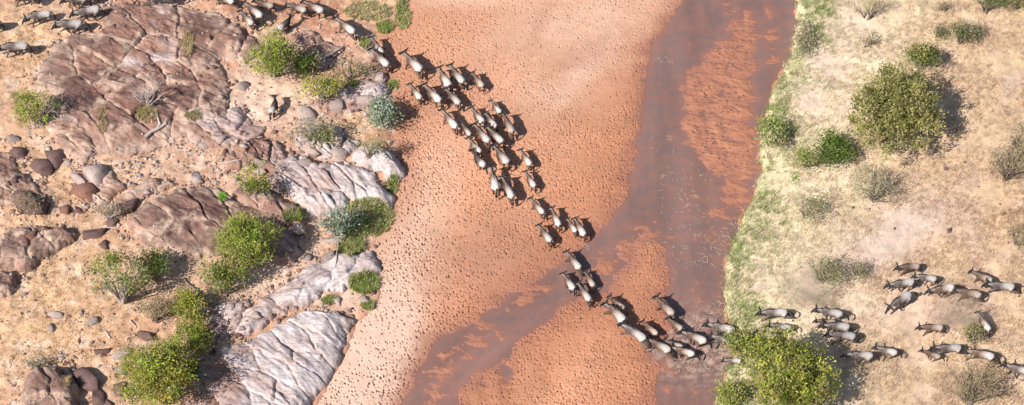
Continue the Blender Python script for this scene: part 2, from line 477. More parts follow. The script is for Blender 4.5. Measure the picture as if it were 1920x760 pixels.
Q = np.stack([wv[:-1, :-1][wk], wv[:-1, 1:][wk], wv[1:, 1:][wk], wv[1:, :-1][wk]], 1)
used = np.zeros(WX.size, bool); used[Q.ravel()] = True; remap = np.cumsum(used) - 1
me = mesh_np('river_water', np.stack([WX.ravel(), WY.ravel(), WZ.ravel()], 1)[used], remap[Q], M['water'], WC.reshape(-1, 3)[used], smooth=True)
tag(link('river_water', me), kind='structure')

# ------------------------------------------------------------------ banks
def bank(name, fz, SD, u0, u1, step, colour, mat):
    xa = float(unproj(u0, 380)[0][0]); xb = float(unproj(u1, 380)[0][0])
    X, Y = np.meshgrid(coarse(np.arange(xa, xb, step), 360)[0], coarse(np.arange(ylo - 2, yhi + 2, step), 380)[0])
    z = fz(X, Y); d = sdist(SD, X, Y)
    c = colour(X, Y, d, z)
    vi = np.arange(X.size).reshape(X.shape)
    k = d[:-1, :-1] > -1.4
    q = np.stack([vi[:-1, :-1][k], vi[:-1, 1:][k], vi[1:, 1:][k], vi[1:, :-1][k]], 1)
    us = np.zeros(X.size, bool); us[q.ravel()] = True; rm = np.cumsum(us) - 1
    me = mesh_np(name, np.stack([X.ravel(), Y.ravel(), z.ravel()], 1)[us], rm[q], mat, np.clip(c, .02, .8).reshape(-1, 3)[us], smooth=True)
    return tag(link(name, me), kind='structure')

def left_col(X, Y, d, z):
    n = fbm(X * 0.3, Y * 0.3, 4, 101)
    c = mixc((0.52, 0.37, 0.27), (0.44, 0.28, 0.19), sstep(-0.3, 0.6, n))
    straw = np.clip(blob(X, Y, 40, 110, 120, 90) + blob(X, Y, 90, 600, 170, 150) + blob(X, Y, 690, 10, 70, 40) + .7 * blob(X, Y, 660, 245, 60, 50)
                    + .6 * blob(X, Y, 40, 360, 90, 90) + .5 * blob(X, Y, 180, 330, 120, 60), 0, 1)
    c = mixc(c, (0.55, 0.40, 0.24), straw * 0.8)
    bare = np.clip(blob(X, Y, 480, 185, 45, 55) + .8 * blob(X, Y, 450, 225, 70, 30) + .7 * blob(X, Y, 600, 195, 60, 40) + 0.8 * blob(X, Y, 500, 540, 60, 25, 20), 0, 1)
    c = mixc(c, (0.62, 0.50, 0.40), bare * 0.8)
    red = np.clip(blob(X, Y, 640, 70, 90, 60, -25) + blob(X, Y, 525, 20, 120, 22) + .9 * blob(X, Y, 435, 135, 22, 14) + 0.6 * blob(X, Y, 720, 270, 30, 70) + .5 * blob(X, Y, 260, 20, 200, 20)
                  + .5 * blob(X, Y, 350, 430, 40, 16), 0, 1)
    c = mixc(c, (0.36, 0.17, 0.10), np.clip(red * (0.75 + 0.4 * n), 0, 1) * 0.8)
    c = mixc(c, (0.46, 0.21, 0.12), sstep(0.45, -0.5, d) * 0.8)
    c = mixc(c, (0.36, 0.23, 0.165), sstep(.25, .75, fbm(X * .9, Y * .9, 5, 107, .6)) * .55)
    c = c * np.array((1.05, .94, .905))
    c = mixc(c, (0.60, 0.46, 0.36), sstep(.25, .7, fbm(X * .7 + 40, Y * .7, 5, 109, .6)) * .6)
    return c * (1 + 0.18 * fbm(X * 1.6, Y * 1.6, 4, 103, .6))[..., None]

def right_col(X, Y, d, z):
    n = fbm(X * 0.25, Y * 0.25, 4, 111)
    c = mixc((0.60, 0.49, 0.335), (0.50, 0.355, 0.225), np.clip(sstep(2, 14, d) + 0.35 * n, 0, 1))
    c = mixc(c, (0.50, 0.38, 0.33), np.clip(blob(X, Y, 1720, 420, 90, 42, 22) + .8 * blob(X, Y, 1620, 490, 90, 40, 25) + .55 * blob(X, Y, 1700, 600, 150, 50), 0, 1) * 0.8)
    c = mixc(c, (0.58, 0.44, 0.36), np.clip(blob(X, Y, 1530, 150, 40, 90, -15) + .7 * blob(X, Y, 1590, 60, 50, 60), 0, 1) * 0.7)
    c = mixc(c, (0.46, 0.30, 0.19), np.clip(.8 * blob(X, Y, 1870, 430, 90, 90) + .6 * blob(X, Y, 1740, 640, 150, 40), 0, 1) * 0.6)
    c = mixc(c, (0.30, 0.36, 0.12), sstep(2.2, 0.3, d + 0.8 * n) * sstep(-0.2, .3, d) * np.clip(.45 + .8 * fbm(X * .5, Y * .5, 3, 117), 0, 1) * 0.55)
    c = mixc(c, (0.33, 0.15, 0.085), sstep(0.35, -0.05, d))
    c = mixc(c, (0.52, 0.37, 0.295), sstep(.1, .7, fbm(X * .4, Y * .4, 4, 121)) * .5)
    return c * (1 + 0.15 * fbm(X * 1.1, Y * 1.1, 4, 113))[..., None]

bank('left_bank', left_z, LEFT, -330, 925, 0.10, left_col, M['soil'])
bank('right_bank', right_z, RIGHT, 1250, 2260, 0.12, right_col, M['turf'])
pv = [(-1500, -1500, -1.3), (1500, -1500, -1.3), (1500, 1500, -1.3), (-1500, 1500, -1.3)]
tag(link('plain', mesh_np('plain', pv, [(0, 1, 2, 3)], M['plain'])), kind='structure')
# ------------------------------------------------------------------ rock outcrops (jointed into slabs)
class Outcrop:
    def __init__(self, poly, seeds, h, edge, strike=35, aniso=1.6, off=0.18, tilt=0.05, strata=0.0, sfreq=2.0, crack=0.16, seed=0, warp=0.28, frac=-.25):
        self.P = gpoly(poly, 0.9); self.seed = seed
        self.h, self.edge, self.strata, self.sfreq, self.crack, self.warp, self.frac = h, edge, strata, sfreq, crack, warp, frac
        sx, sy = unproj([s[0] for s in seeds], [s[1] for s in seeds], np.full(len(seeds), 1.0 + h))
        self.sx, self.sy = sx, sy
        self.tone = np.array([s[2] for s in seeds], float)
        self.a = math.radians(strike); self.an = aniso
        r = np.random.default_rng(seed + 500)
        self.off = r.uniform(-off, off, len(seeds)); self.tx = r.normal(0, tilt, len(seeds)); self.ty = r.normal(0, tilt, len(seeds))
        self.bb = (self.P[:, 0].min() - 1, self.P[:, 0].max() + 1, self.P[:, 1].min() - 1, self.P[:, 1].max() + 1)
        OUTCROPS.append(self)

    def rot(self, dx, dy):
        return dx * math.cos(self.a) + dy * math.sin(self.a), -dx * math.sin(self.a) + dy * math.cos(self.a)

    def height(self, X, Y, full=False):
        """z, slab index, distance to the nearest joint; -9 away from the rock"""
        X = np.asarray(X, float); Y = np.asarray(Y, float)
        if not full:
            box = (X > self.bb[0]) & (X < self.bb[1]) & (Y > self.bb[2]) & (Y < self.bb[3])
            out = np.full(X.shape, -9.0)
            if box.any(): out[box] = self.height(X[box], Y[box], True)[0]
            return out, None, None, None
        sd = sdist(self.P, X, Y) + 0.30 * fbm(X * 0.55, Y * 0.55, 5, self.seed, 0.6)
        wx = X + self.warp * fbm(X * 0.5, Y * 0.5, 3, self.seed + 1); wy = Y + self.warp * fbm(X * 0.5, Y * 0.5, 3, self.seed + 2)
        d1 = np.full(X.shape, 1e9); d2 = d1.copy(); ci = np.zeros(X.shape, int)
        for i in range(len(self.sx)):
            u, v = self.rot(wx - self.sx[i], wy - self.sy[i])
            d = np.hypot(u / self.an, v)
            m = d < d1
            d2 = np.where(m, d1, np.minimum(d2, d)); ci = np.where(m, i, ci); d1 = np.where(m, d, d1)
        ed = (d2 - d1) * 0.5
        t = np.clip(sd / self.edge, 0, 1)
        prof = np.sqrt(np.clip(1 - (1 - t) ** 2, 0, 1))
        base = left_z(X, Y)
        z = base + self.h * prof
        r = np.sqrt(np.clip(t, 0, 1))
        z = z + r * (self.off[ci] + self.tx[ci] * (X - self.sx[ci]) + self.ty[ci] * (Y - self.sy[ci]))
        u, v = self.rot(X, Y)
        if self.strata:
            q = v * self.sfreq + 0.55 * fbm(u * 0.12, v * 0.6, 3, self.seed + 4)
            f = q - np.floor(q)
            z = z + r * self.strata * 1.15 * (0.5 - f + sstep(.90, 1.0, f)) * (0.55 + 0.9 * np.clip(fbm(u * .35, v * .8, 2, self.seed + 6), -0.5, 0.8))
        z = z + r * (0.10 * fbm(X * 0.5, Y * 0.5, 5, self.seed + 7, 0.55) + 0.05 * np.abs(fbm(u * 0.5, v * 1.6, 4, self.seed + 17)) + 0.04 * fbm(u * 0.8, v * 3.2, 3, self.seed + 8))
        # chipped facets in the broken areas
        rough = sstep(self.frac, self.frac + .7, fbm(X * .3, Y * .3, 3, self.seed + 21))
        hh, fx_, fy_, fe = worley(u * .75 + .3 * fbm(X, Y, 2, self.seed + 23), v * 1.5, self.seed + 25)
        z = z + r * rough * (.20 * (hh - .5) + .22 * fx_ * (hh * 7 % 1 - .5) + .28 * fy_ * (hh * 13 % 1 - .5) - .07 * np.exp(-(fe / .07) ** 2))
        h2_, gx2, gy2, fe2 = worley(u * 2.1, v * 3.4, self.seed + 27)
        z = z + r * (.3 + .7 * rough) * (.07 * (h2_ - .5) + .08 * gy2 * (h2_ * 11 % 1 - .5))
        z = z - self.crack * np.exp(-(ed / 0.055) ** 2) * (0.5 + 0.5 * r)
        z = np.where(sd > 0, z, base - 0.5 * np.clip(-sd, 0, 1) - 0.12)
        return z, ci, ed, sd

TONES = np.array([(0.108, 0.058, 0.048), (0.172, 0.092, 0.074), (0.295, 0.158, 0.116), (0.43, 0.335, 0.315), (0.57, 0.505, 0.50)])
def tone_rgb(t):
    t = np.clip(t, 0, 0.999) * (len(TONES) - 1); i = np.floor(t).astype(int); f = (t - i)[..., None]
    return TONES[i] * (1 - f) + TONES[np.minimum(i + 1, len(TONES) - 1)] * f

def build_outcrop(oc, name, label, cat, mat, step=0.065, dust=0.7, pname='slab', group=None):
    x = np.arange(oc.bb[0] + .4, oc.bb[1] - .4, step); y = np.arange(oc.bb[2] + .4, oc.bb[3] - .4, step)
    X, Y = np.meshgrid(x, y)
    z, ci, ed, sd = oc.height(X, Y, True)
    u, v = oc.rot(X, Y)
    hh = worley(u * .75, v * 1.5, oc.seed + 25)[0]
    tone = oc.tone[ci] + .09 * (hh - .5) + .22 * sstep(.1, .7, fbm(X * .22, Y * .22, 4, oc.seed + 31)) * (oc.tone[ci] < .6) + 0.14 * fbm(u * 0.3, v * 1.1, 4, oc.seed + 9) + 0.10 * fbm(X * .35, Y * .35, 3, oc.seed + 10)
    c = tone_rgb(tone)
    gy_, gx_ = np.gradient(z, step)
    flat = np.exp(-(gx_ ** 2 + gy_ ** 2) * 2.2)
    # pale dust and dry grass lodged in the joints and along the foot of the rock
    dm = np.clip(np.exp(-(ed / 0.20) ** 2) * (0.45 + 0.9 * fbm(X * .8, Y * .8, 3, oc.seed + 12)) + 1.3 * np.exp(-np.clip(sd, 0, 9) / 0.6) * (.35 + .65 * flat) * np.clip(.8 + .9 * fbm(X * .6, Y * .6, 3, oc.seed + 33), 0, 1.2)
                 + 0.75 * sstep(0.2, 0.65, fbm(X * 0.4, Y * 0.4, 5, oc.seed + 13, .6)) * flat, 0, 1) * dust
    c = mixc(c, (0.52, 0.37, 0.285), dm)
    st = sstep(0.1, 0.6, fbm(u * .35, v * 4.5, 4, oc.seed + 14, .6))
    c = c * (1 - (0.30 if oc.strata < .1 else .36) * st)[..., None]
    root = empty(name, (float(oc.sx.mean()), float(oc.sy.mean()), float(gz(oc.sx.mean(), oc.sy.mean(), False)[0])))
    tag(root, label, cat, group)
    vi = np.arange(X.size).reshape(X.shape)
    ok = (sd[:-1, :-1] > -0.35) & (sd[1:, 1:] > -0.35)
    fc = ci[:-1, :-1]
    VV = np.stack([X.ravel() - root.location.x, Y.ravel() - root.location.y, z.ravel() - root.location.z], 1); CC = np.clip(c, .02, .7).reshape(-1, 3)
    for i in range(len(oc.sx)):
        k = ok & (fc == i)
        if k.sum() < 12: continue
        q = np.stack([vi[:-1, :-1][k], vi[:-1, 1:][k], vi[1:, 1:][k], vi[1:, :-1][k]], 1)
        us = np.zeros(X.size, bool); us[q.ravel()] = True; rm = np.cumsum(us) - 1
        link(pname, mesh_np(pname, VV[us], rm[q], mat, CC[us], smooth=True), root)
    return root

oc_specs = [
    (dict(poly=[(75, 165), (100, 112), (140, 92), (195, 75), (175, 45), (230, 25), (330, 20), (405, 38), (470, 62), (492, 95), (465, 135), (415, 128), (435, 180), (432, 215), (440, 238),
                (405, 258), (350, 268), (305, 288), (270, 304), (230, 312), (190, 304), (150, 290), (112, 268), (100, 230), (95, 200)],
          seeds=[(215, 60, .35), (300, 45, .42), (375, 60, .22), (430, 85, .20), (470, 100, .3), (215, 110, .18), (180, 140, .12), (150, 190, .06), (225, 165, .22), (255, 130, .45), (310, 105, .55),
                 (360, 120, .35), (290, 150, .12), (345, 180, .10), (405, 200, .10), (250, 195, .40), (210, 235, .30), (255, 265, .42), (140, 245, .38), (300, 225, .36), (345, 240, .58), (400, 232, .70), (330, 150, .30), (395, 155, .38), (110, 130, .2)],
          h=.72, edge=5.0, strike=-32, aniso=1.7, off=.13, tilt=.05, seed=11, crack=.2, strata=.05, sfreq=1.2), 'rock_outcrop', 'largest dark brown rock dome with pale dusty joints, under the upper herd', 'rock outcrop', 'dome'),
    (dict(poly=[(243, 432), (262, 402), (300, 382), (350, 369), (400, 360), (445, 380), (480, 392), (520, 412), (555, 440), (565, 470), (540, 492), (480, 482), (430, 485), (380, 492), (330, 492), (280, 472), (250, 455)],
          seeds=[(290, 420, .10), (350, 400, .12), (340, 450, .05), (410, 400, .08), (400, 450, .04), (455, 400, .25), (480, 440, .12), (520, 440, .30), (300, 465, .15), (540, 470, .2)],
          h=.95, edge=3.4, strike=-35, aniso=1.9, off=.12, seed=23, crack=.18, strata=.06, sfreq=1.5), 'rock_outcrop', 'dark mauve rock dome behind the bright green bush in the middle of the left bank', 'rock outcrop', 'dome'),
    (dict(poly=[(205, 412), (222, 388), (250, 368), (285, 355), (335, 360), (305, 376), (268, 390), (240, 415), (222, 425)], seeds=[(235, 390, .35), (275, 370, .42), (315, 365, .4)],
          h=.5, edge=1.0, strike=30, seed=27, crack=.14), 'rock_outcrop', 'narrow brown curved ledge just above the dark mauve rock dome', 'rock outcrop', 'dome'),
    (dict(poly=[(-90, 478), (30, 463), (80, 451), (130, 442), (150, 460), (140, 478), (92, 500), (62, 528), (25, 530), (-40, 515), (-90, 515)], seeds=[(-30, 490, .1), (35, 480, .12), (75, 475, .06), (118, 460, .14), (50, 510, .2), (5, 515, .1)],
          h=.9, edge=1.2, strike=15, off=.15, seed=31, crack=.18), 'rock_outcrop', 'long low dark brown rock beside the dry grass slope', 'rock outcrop', 'dome'),
    (dict(poly=[(-60, 538), (18, 530), (38, 546), (26, 572), (-20, 588), (-60, 580)], seeds=[(-20, 550, .15), (15, 545, .12), (5, 568, .4)], h=.75, edge=.8, strike=20, seed=37), 'rock_outcrop',
     'small reddish rock cut by the edge of the view below the long low dark rock', 'rock outcrop', 'dome'),
    (dict(poly=[(652, 302), (668, 288), (700, 272), (728, 288), (750, 306), (760, 326), (742, 332), (712, 326), (680, 312)], seeds=[(690, 292, .82), (715, 300, .95), (742, 318, .85)],
          h=.85, edge=.9, strike=-48, aniso=2.4, off=.1, seed=41, strata=.10, sfreq=2.4, crack=.12), 'rock_ledge', 'pale whaleback rock slab jutting out onto the red sand', 'rock ledge', 'rock'),
    (dict(poly=[(495, 350), (520, 318), (545, 296), (575, 300), (610, 312), (655, 310), (705, 330), (738, 368), (728, 388), (690, 384), (655, 380), (640, 402), (600, 415), (572, 405), (545, 378), (515, 368)],
          seeds=[(520, 340, .66), (550, 320, .68), (560, 355, .74), (590, 380, .78), (600, 335, .82), (625, 365, .84), (650, 340, .86), (685, 360, .88), (675, 330, .9), (715, 370, .86), (575, 395, .74), (540, 370, .6)],
          h=.7, edge=1.2, strike=-48, aniso=3.2, off=.16, seed=43, strata=.12, sfreq=1.5, crack=.2, frac=0.0), 'rock_ledge', 'broad pale layered ledge with slanting grooves above the green bank grass', 'rock ledge', 'rock'),
    (dict(poly=[(432, 385), (455, 355), (490, 352), (520, 372), (552, 392), (580, 420), (568, 445), (535, 428), (500, 415), (465, 405)], seeds=[(460, 380, .3), (490, 375, .38), (515, 395, .26), (545, 405, .5), (560, 428, .4)],
          h=.9, edge=1.0, strike=-45, aniso=2.4, off=.16, seed=47, strata=.14, sfreq=1.8, crack=.2), 'rock_ledge', 'dark broken ledge rising between the mauve dome and the pale layered ledge', 'rock ledge', 'rock'),
    (dict(poly=[(498, 462), (530, 450), (562, 458), (570, 480), (548, 496), (512, 494)], seeds=[(520, 475, .55), (548, 475, .62)], h=.6, edge=.7, strike=-40, seed=49, strata=.1, sfreq=2), 'rock_ledge',
     'low bluish grey rock right beside the bright green bush', 'rock ledge', 'rock'),
    (dict(poly=[(446, 622), (456, 596), (485, 566), (535, 540), (590, 500), (636, 480), (700, 468), (714, 500), (690, 522), (645, 540), (605, 556), (562, 576), (522, 594), (485, 622), (458, 630)],
          seeds=[(475, 605, .76), (510, 580, .80), (545, 560, .82), (580, 545, .84), (600, 520, .88), (635, 525, .86), (640, 500, .92), (675, 490, .9), (530, 590, .74), (690, 505, .9)],
          h=.55, edge=.9, strike=34, aniso=2.8, off=.07, seed=53, strata=.04, sfreq=1.2, crack=.14, frac=.2), 'rock_ledge', 'long narrow pale ledge running up towards the sand above the big pale slab', 'rock ledge', 'rock'),
    (dict(poly=[(340, 800), (350, 730), (380, 690), (420, 655), (470, 640), (520, 610), (565, 592), (620, 585), (668, 592), (645, 628), (642, 660), (618, 700), (592, 740), (580, 810)],
          seeds=[(400, 690, .52), (380, 740, .4), (430, 740, .62), (450, 670, .74), (480, 710, .82), (500, 640, .84), (520, 690, .88), (550, 740, .86), (560, 640, .92), (590, 670, .92), (610, 610, .94), (635, 600, .92), (500, 770, .8), (420, 780, .5), (560, 780, .84), (620, 650, .9), (580, 710, .88)],
          h=.7, edge=1.6, strike=-38, aniso=2.4, off=.09, tilt=.06, seed=59, strata=.045, sfreq=.9, crack=.12, frac=.15), 'rock_ledge', 'biggest pale lilac rock slab sloping down to the sand below the long narrow ledge', 'rock ledge', 'rock'),
    (dict(poly=[(98, 225), (140, 232), (178, 240), (190, 300), (160, 330), (118, 312), (92, 272)], seeds=[(125, 250, .45), (150, 275, .42), (120, 285, .5), (165, 310, .5)], h=.4, edge=1.2, strike=-35, aniso=1.6, off=.12, seed=67, frac=-.1),
     'rock_outcrop', 'pinkish smooth slabs at the lower left foot of the largest rock dome', 'rock outcrop', 'dome'),
    (dict(poly=[(330, 228), (440, 212), (500, 248), (478, 272), (425, 288), (372, 284), (335, 264)], seeds=[(350, 245, .6), (390, 240, .68), (430, 235, .7), (470, 250, .66), (380, 268, .6), (430, 270, .62)], h=.38, edge=.9, strike=-30, aniso=2.2, off=.14, seed=71, frac=-.5),
     'rock_outcrop', 'pale cracked bedrock stretching from the rock dome towards the wildebeest standing alone', 'rock outcrop', 'rock'),
    (dict(poly=[(415, 300), (470, 268), (520, 275), (548, 300), (522, 335), (470, 334), (428, 326)], seeds=[(435, 310, .4), (460, 290, .5), (490, 285, .45), (520, 295, .62), (500, 315, .5), (465, 320, .35)], h=.5, edge=.8, strike=-40, aniso=1.6, off=.25, seed=73, frac=-.8, crack=.25),
     'rock_outcrop', 'jumble of broken grey brown blocks above the sparse bush in the middle of the bank', 'rock outcrop', 'rock'),
    (dict(poly=[(555, 262), (600, 240), (645, 240), (672, 268), (650, 296), (600, 300), (565, 285)], seeds=[(575, 268, .8), (600, 255, .85), (630, 262, .8), (650, 275, .85), (610, 285, .75)], h=.45, edge=.7, strike=-48, aniso=2.4, off=.25, seed=79, frac=-.8, crack=.25),
     'rock_outcrop', 'cluster of tilted pale shards above the broad layered ledge', 'rock outcrop', 'rock'),
    (dict(poly=[(372, 640), (392, 592), (440, 562), (470, 578), (452, 618), (420, 640), (385, 668)], seeds=[(390, 640, .35), (405, 605, .5), (435, 585, .55), (450, 600, .45), (415, 635, .4)], h=.5, edge=.8, strike=35, aniso=1.5, off=.28, seed=83, frac=-.8, crack=.25),
     'rock_outcrop', 'shattered purple grey rocks in the gully left of the narrow ledge', 'rock outcrop', 'rock'),
    (dict(poly=[(560, 205), (610, 178), (690, 148), (728, 160), (722, 188), (680, 206), (620, 222)], seeds=[(585, 203, .65), (620, 195, .6), (655, 185, .7), (700, 165, .75), (690, 190, .7)], h=.35, edge=.7, strike=20, aniso=2, off=.2, seed=89, frac=-.5),
     'rock_outcrop', 'low pinkish rocks along the foot of the trampled path', 'rock outcrop', 'rock'),
    (dict(poly=[(548, 70), (590, 62), (640, 92), (622, 132), (580, 142), (548, 118)], seeds=[(570, 85, .4), (605, 95, .35), (590, 120, .45)], h=.3, edge=.9, strike=-30, aniso=1.6, off=.1, seed=97, frac=-.2),
     'rock_outcrop', 'mauve rock under the shadow of the bright small tree', 'rock outcrop', 'dome'),
    (dict(poly=[(-40, 300), (30, 318), (92, 392), (60, 420), (0, 410), (-40, 400)], seeds=[(0, 340, .3), (45, 370, .2), (20, 395, .35), (65, 400, .3)], h=.4, edge=.9, strike=-30, aniso=1.6, off=.2, seed=103, frac=-.5),
     'rock_outcrop', 'half buried brown rocks under the grass covered boulder by the edge of the view', 'rock outcrop', 'dome'),
    (dict(poly=[(150, 345), (215, 340), (235, 372), (205, 398), (160, 392)], seeds=[(175, 360, .5), (205, 375, .4), (180, 385, .55)], h=.35, edge=.6, strike=-25, aniso=1.8, off=.2, seed=107, frac=-.5),
     'rock_outcrop', 'low brown slabs right of the red brown slanting boulder', 'rock outcrop', 'dome'),
    (dict(poly=[(46, 755), (58, 718), (90, 703), (122, 712), (150, 745), (160, 800), (40, 800)], seeds=[(75, 735, .2), (110, 735, .22), (90, 770, .14), (135, 765, .12)], h=1.25, edge=1.1, strike=-50, off=.2, seed=61, crack=.25), 'boulder',
     'big rounded dark red boulder split in blocks, lower edge of the dry grass slope', 'boulder', 'dome'),
]
ocs = []
for kw, *rest in oc_specs:
    ocs.append((Outcrop(**kw), rest))
for oc, (nm, lb, ct, mt) in ocs:
    build_outcrop(oc, nm, lb, ct, M[mt], dust=0.8 if mt == 'dome' else 0.34)

# raster of the finished ground, for standing things on it
GRX = np.arange(-48, 48, 0.1); GRY = np.arange(ylo - 2, yhi + 2, 0.1)
_a, _b = np.meshgrid(GRX, GRY)
GRZ = gz(_a, _b)
def gq(x, y):
    fx = np.clip((np.asarray(x) - GRX[0]) / 0.1, 0, len(GRX) - 1.001); fy = np.clip((np.asarray(y) - GRY[0]) / 0.1, 0, len(GRY) - 1.001)
    i = fx.astype(int); j = fy.astype(int); a = fx - i; b = fy - j
    return (GRZ[j, i] * (1 - a) + GRZ[j, i + 1] * a) * (1 - b) + (GRZ[j + 1, i] * (1 - a) + GRZ[j + 1, i + 1] * a) * b
def place(u, v, dz=0.0):
    u = np.atleast_1d(np.asarray(u, float)); v = np.atleast_1d(np.asarray(v, float))
    z = np.full(u.shape, 0.6)
    for _ in range(14):
        x, y = unproj(u, v, z + dz)
        z = 0.35 * z + 0.65 * gq(x, y)
    return x, y, z

# ------------------------------------------------------------------ loose boulders and stones
def stone_mesh(name, seed, sub=2, cuts=9):
    import bmesh
    bm = bmesh.new(); bmesh.ops.create_icosphere(bm, subdivisions=sub, radius=1.0)
    P = np.array([v.co[:] for v in bm.verts]); r = np.random.default_rng(seed)
    for _ in range(cuts):
        n = r.normal(size=3); n[2] = abs(n[2]) * 0.8; n /= np.linalg.norm(n); h = r.uniform(0.32, 0.72)
        d = P @ n
        P = P - np.clip(d - h, 0, None)[:, None] * n
    P *= 1 + (0.16 * fbm(P[:, 0] * 1.6 + seed, P[:, 1] * 1.6 + P[:, 2], 2, seed) + r.normal(0, .045, len(P)))[:, None]
    P[:, 2] = np.maximum(P[:, 2], -0.55)
    F = np.array([[v.index for v in f.verts] for f in bm.faces])
    bm.free()
    return P / np.abs(P).max(0), F
STONES = {}
for i in range(9):
    P, F = stone_mesh('stone', 900 + i, 2, 7 + i // 2)
    for mk in ('stone_dark', 'stone_red', 'stone_pale', 'stone_grey'):
        STONES[(i, mk)] = mesh_np('stone', P, F, M[mk])

def stone(u, v, ru, rv, ang, mk, label, cat='boulder', group=None, name='boulder', flat=0.6, k=None):
    """ru, rv: half-length and half-width in photograph pixels; ang: long axis on the ground, degrees"""
    k = rng.integers(0, 5) if k is None else k
    a = ru / 27.0; bw = max(rv / 27.0 / 0.85, a * 0.35); a *= 1.06; bw *= 1.06
    x, y, z = place(u, v, 0.25 * bw)
    o = link(name, STONES[(int(k), mk)])
    o.location = (x[0], y[0], z[0] + 0.08 * bw); o.scale = (a, bw, flat * (a + bw) * 0.5 * 0.92)
    o.rotation_euler = (rng.normal(0, .12), rng.normal(0, .12), math.radians(ang))
    return tag(o, label, cat, group)

D, R_, P_, G_ = 'stone_dark', 'stone_red', 'stone_pale', 'stone_grey'
big = [
    (106, 290, 33, 19, -38, D, 'large smooth dark oval boulder with a deep shadow at the foot of the rock dome'),
    (70, 313, 32, 15, -22, D, 'dark split boulder left of the large oval boulder'),
    (22, 262, 16, 10, -10, G_, 'grey flat boulder by the edge of the view below the sparse green bush'),
    (28, 286, 22, 11, -20, D, 'dark low boulder pair beneath the grey flat boulder'),
    (55, 373, 40, 24, -15, D, 'dark boulder overgrown with dry grass stalks'),
    (180, 320, 40, 20, -35, P_, 'pale flat slab with a shadowed crack under the rock dome'),
    (152, 357, 33, 16, -25, R_, 'bright red brown slanting boulder under the pale flat slab'),
    (150, 335, 22, 10, -25, P_, 'thin pale slab leaning on the red brown slanting boulder'),
    (55, 442, 18, 12, 25, R_, 'single rounded red boulder above the long low dark rock'),
    (180, 438, 24, 14, 25, D, 'dark grass streaked boulder left of the mauve dome'),
    (196, 456, 14, 11, 0, D, 'small dark boulder below the grass streaked boulder'),
    (208, 418, 15, 10, -10, D, 'dark boulder against the end of the narrow curved ledge'),
    (120, 395, 13, 9, 10, R_, 'reddish boulder between the grass covered boulder and the slanting boulder'),
    (145, 394, 9, 7, -40, D, 'little dark wedge boulder beside the reddish boulder'),
    (456, 163, 16, 13, 20, G_, 'grey brown rounded boulder on the bare pale patch'),
    (566, 213, 26, 18, -45, P_, 'tilted square pale boulder beyond the wildebeest standing alone'),
    (632, 200, 19, 14, 20, G_, 'flat grey slab boulder under the yellow green bush'),
    (686, 188, 26, 9, 10, P_, 'thin pale flagstone close to the sand edge'),
    (573, 230, 22, 9, 20, P_, 'low pale rock just above the grey twiggy scrub'),
    (558, 268, 15, 9, -55, P_, 'upright pale shard left of the pointed shard'),
    (586, 282, 18, 8, -50, P_, 'pale pointed shard above the dark cube boulder'),
    (572, 302, 15, 13, 30, G_, 'grey cube shaped boulder casting a black shadow'),
    (621, 256, 22, 12, -35, P_, 'cracked pale boulder left of the sandy hollow'),
    (609, 311, 14, 13, -60, P_, 'pale oval boulder beside the grey cube boulder'),
    (627, 287, 27, 14, -45, P_, 'long pale boulder at the head of the layered ledge'),
    (711, 147, 16, 11, 20, P_, 'pinkish rock at the edge of the red sand below the crossing point'),
    (490, 304, 15, 10, -10, G_, 'grey brown boulder above the sparse bush on the ledge'),
    (487, 319, 14, 9, 15, P_, 'pale block under the grey brown boulder near the sparse bush'),
    (561, 425, 24, 11, -5, P_, 'mauve flat block in front of the grass tuft'),
    (627, 451, 25, 13, 15, P_, 'flat pale block under the silver grey shrub'),
    (621, 480, 13, 14, 60, G_, 'striped grey block at the upper end of the narrow ledge'),
    (574, 484, 14, 8, 0, G_, 'small grey block between the bluish rock and the narrow ledge'),
    (479, 588, 16, 9, 10, P_, 'rounded pinkish block resting on the narrow ledge'),
    (634, 562, 14, 9, -20, P_, 'pale wedge among green tufts at the sand edge'),
    (681, 559, 17, 9, 15, P_, 'pale block at the sand edge above the small green tuft'),
    (365, 335, 17, 13, -50, P_, 'pale wedge boulder with a black shadow in the middle of the rubble'),
    (411, 259, 15, 11, 0, P_, 'pale boulder with a dark hollow below the rock dome'),
    (381, 273, 13, 8, 10, P_, 'pale stone boulder left of the dark hollow'),
    (178, 602, 10, 13, 80, G_, 'grey upright boulder standing alone on the grass slope'),
    (97, 613, 10, 8, -40, G_, 'grey white boulder pair far out on the grass slope'),
    (106, 588, 15, 9, 10, P_, 'pale flat boulder above the grey white boulder pair'),
    (195, 659, 16, 9, 15, D, 'dark broken boulder in the middle of the grass slope'),
    (224, 668, 22, 10, 20, P_, 'long pale boulder close to the lower yellow green bush'),
    (273, 626, 18, 13, 5, D, 'dark lumpy boulder above the lower yellow green bush'),
    (222, 733, 15, 14, 0, D, 'brown boulder just left of the lower yellow green bush'),
    (226, 697, 17, 9, 5, G_, 'low grey brown boulder under the long pale boulder'),
    (168, 708, 33, 21, -25, D, 'large dark red boulder right of the big split boulder'),
    (137, 692, 10, 9, 60, G_, 'small grey block leaning on the large dark red boulder'),
    (180, 748, 18, 16, -50, D, 'dark wedge boulder below the large dark red boulder'),
    (204, 756, 13, 10, -20, D, 'last dark boulder in the row right of the dark wedge'),
    (240, 383, 22, 13, 20, D, 'dark hollow boulder at the left end of the narrow curved ledge'),
]
for u, v, ru, rv, a, mk, lb in big:
    stone(u, v, ru, rv, a, mk, lb)
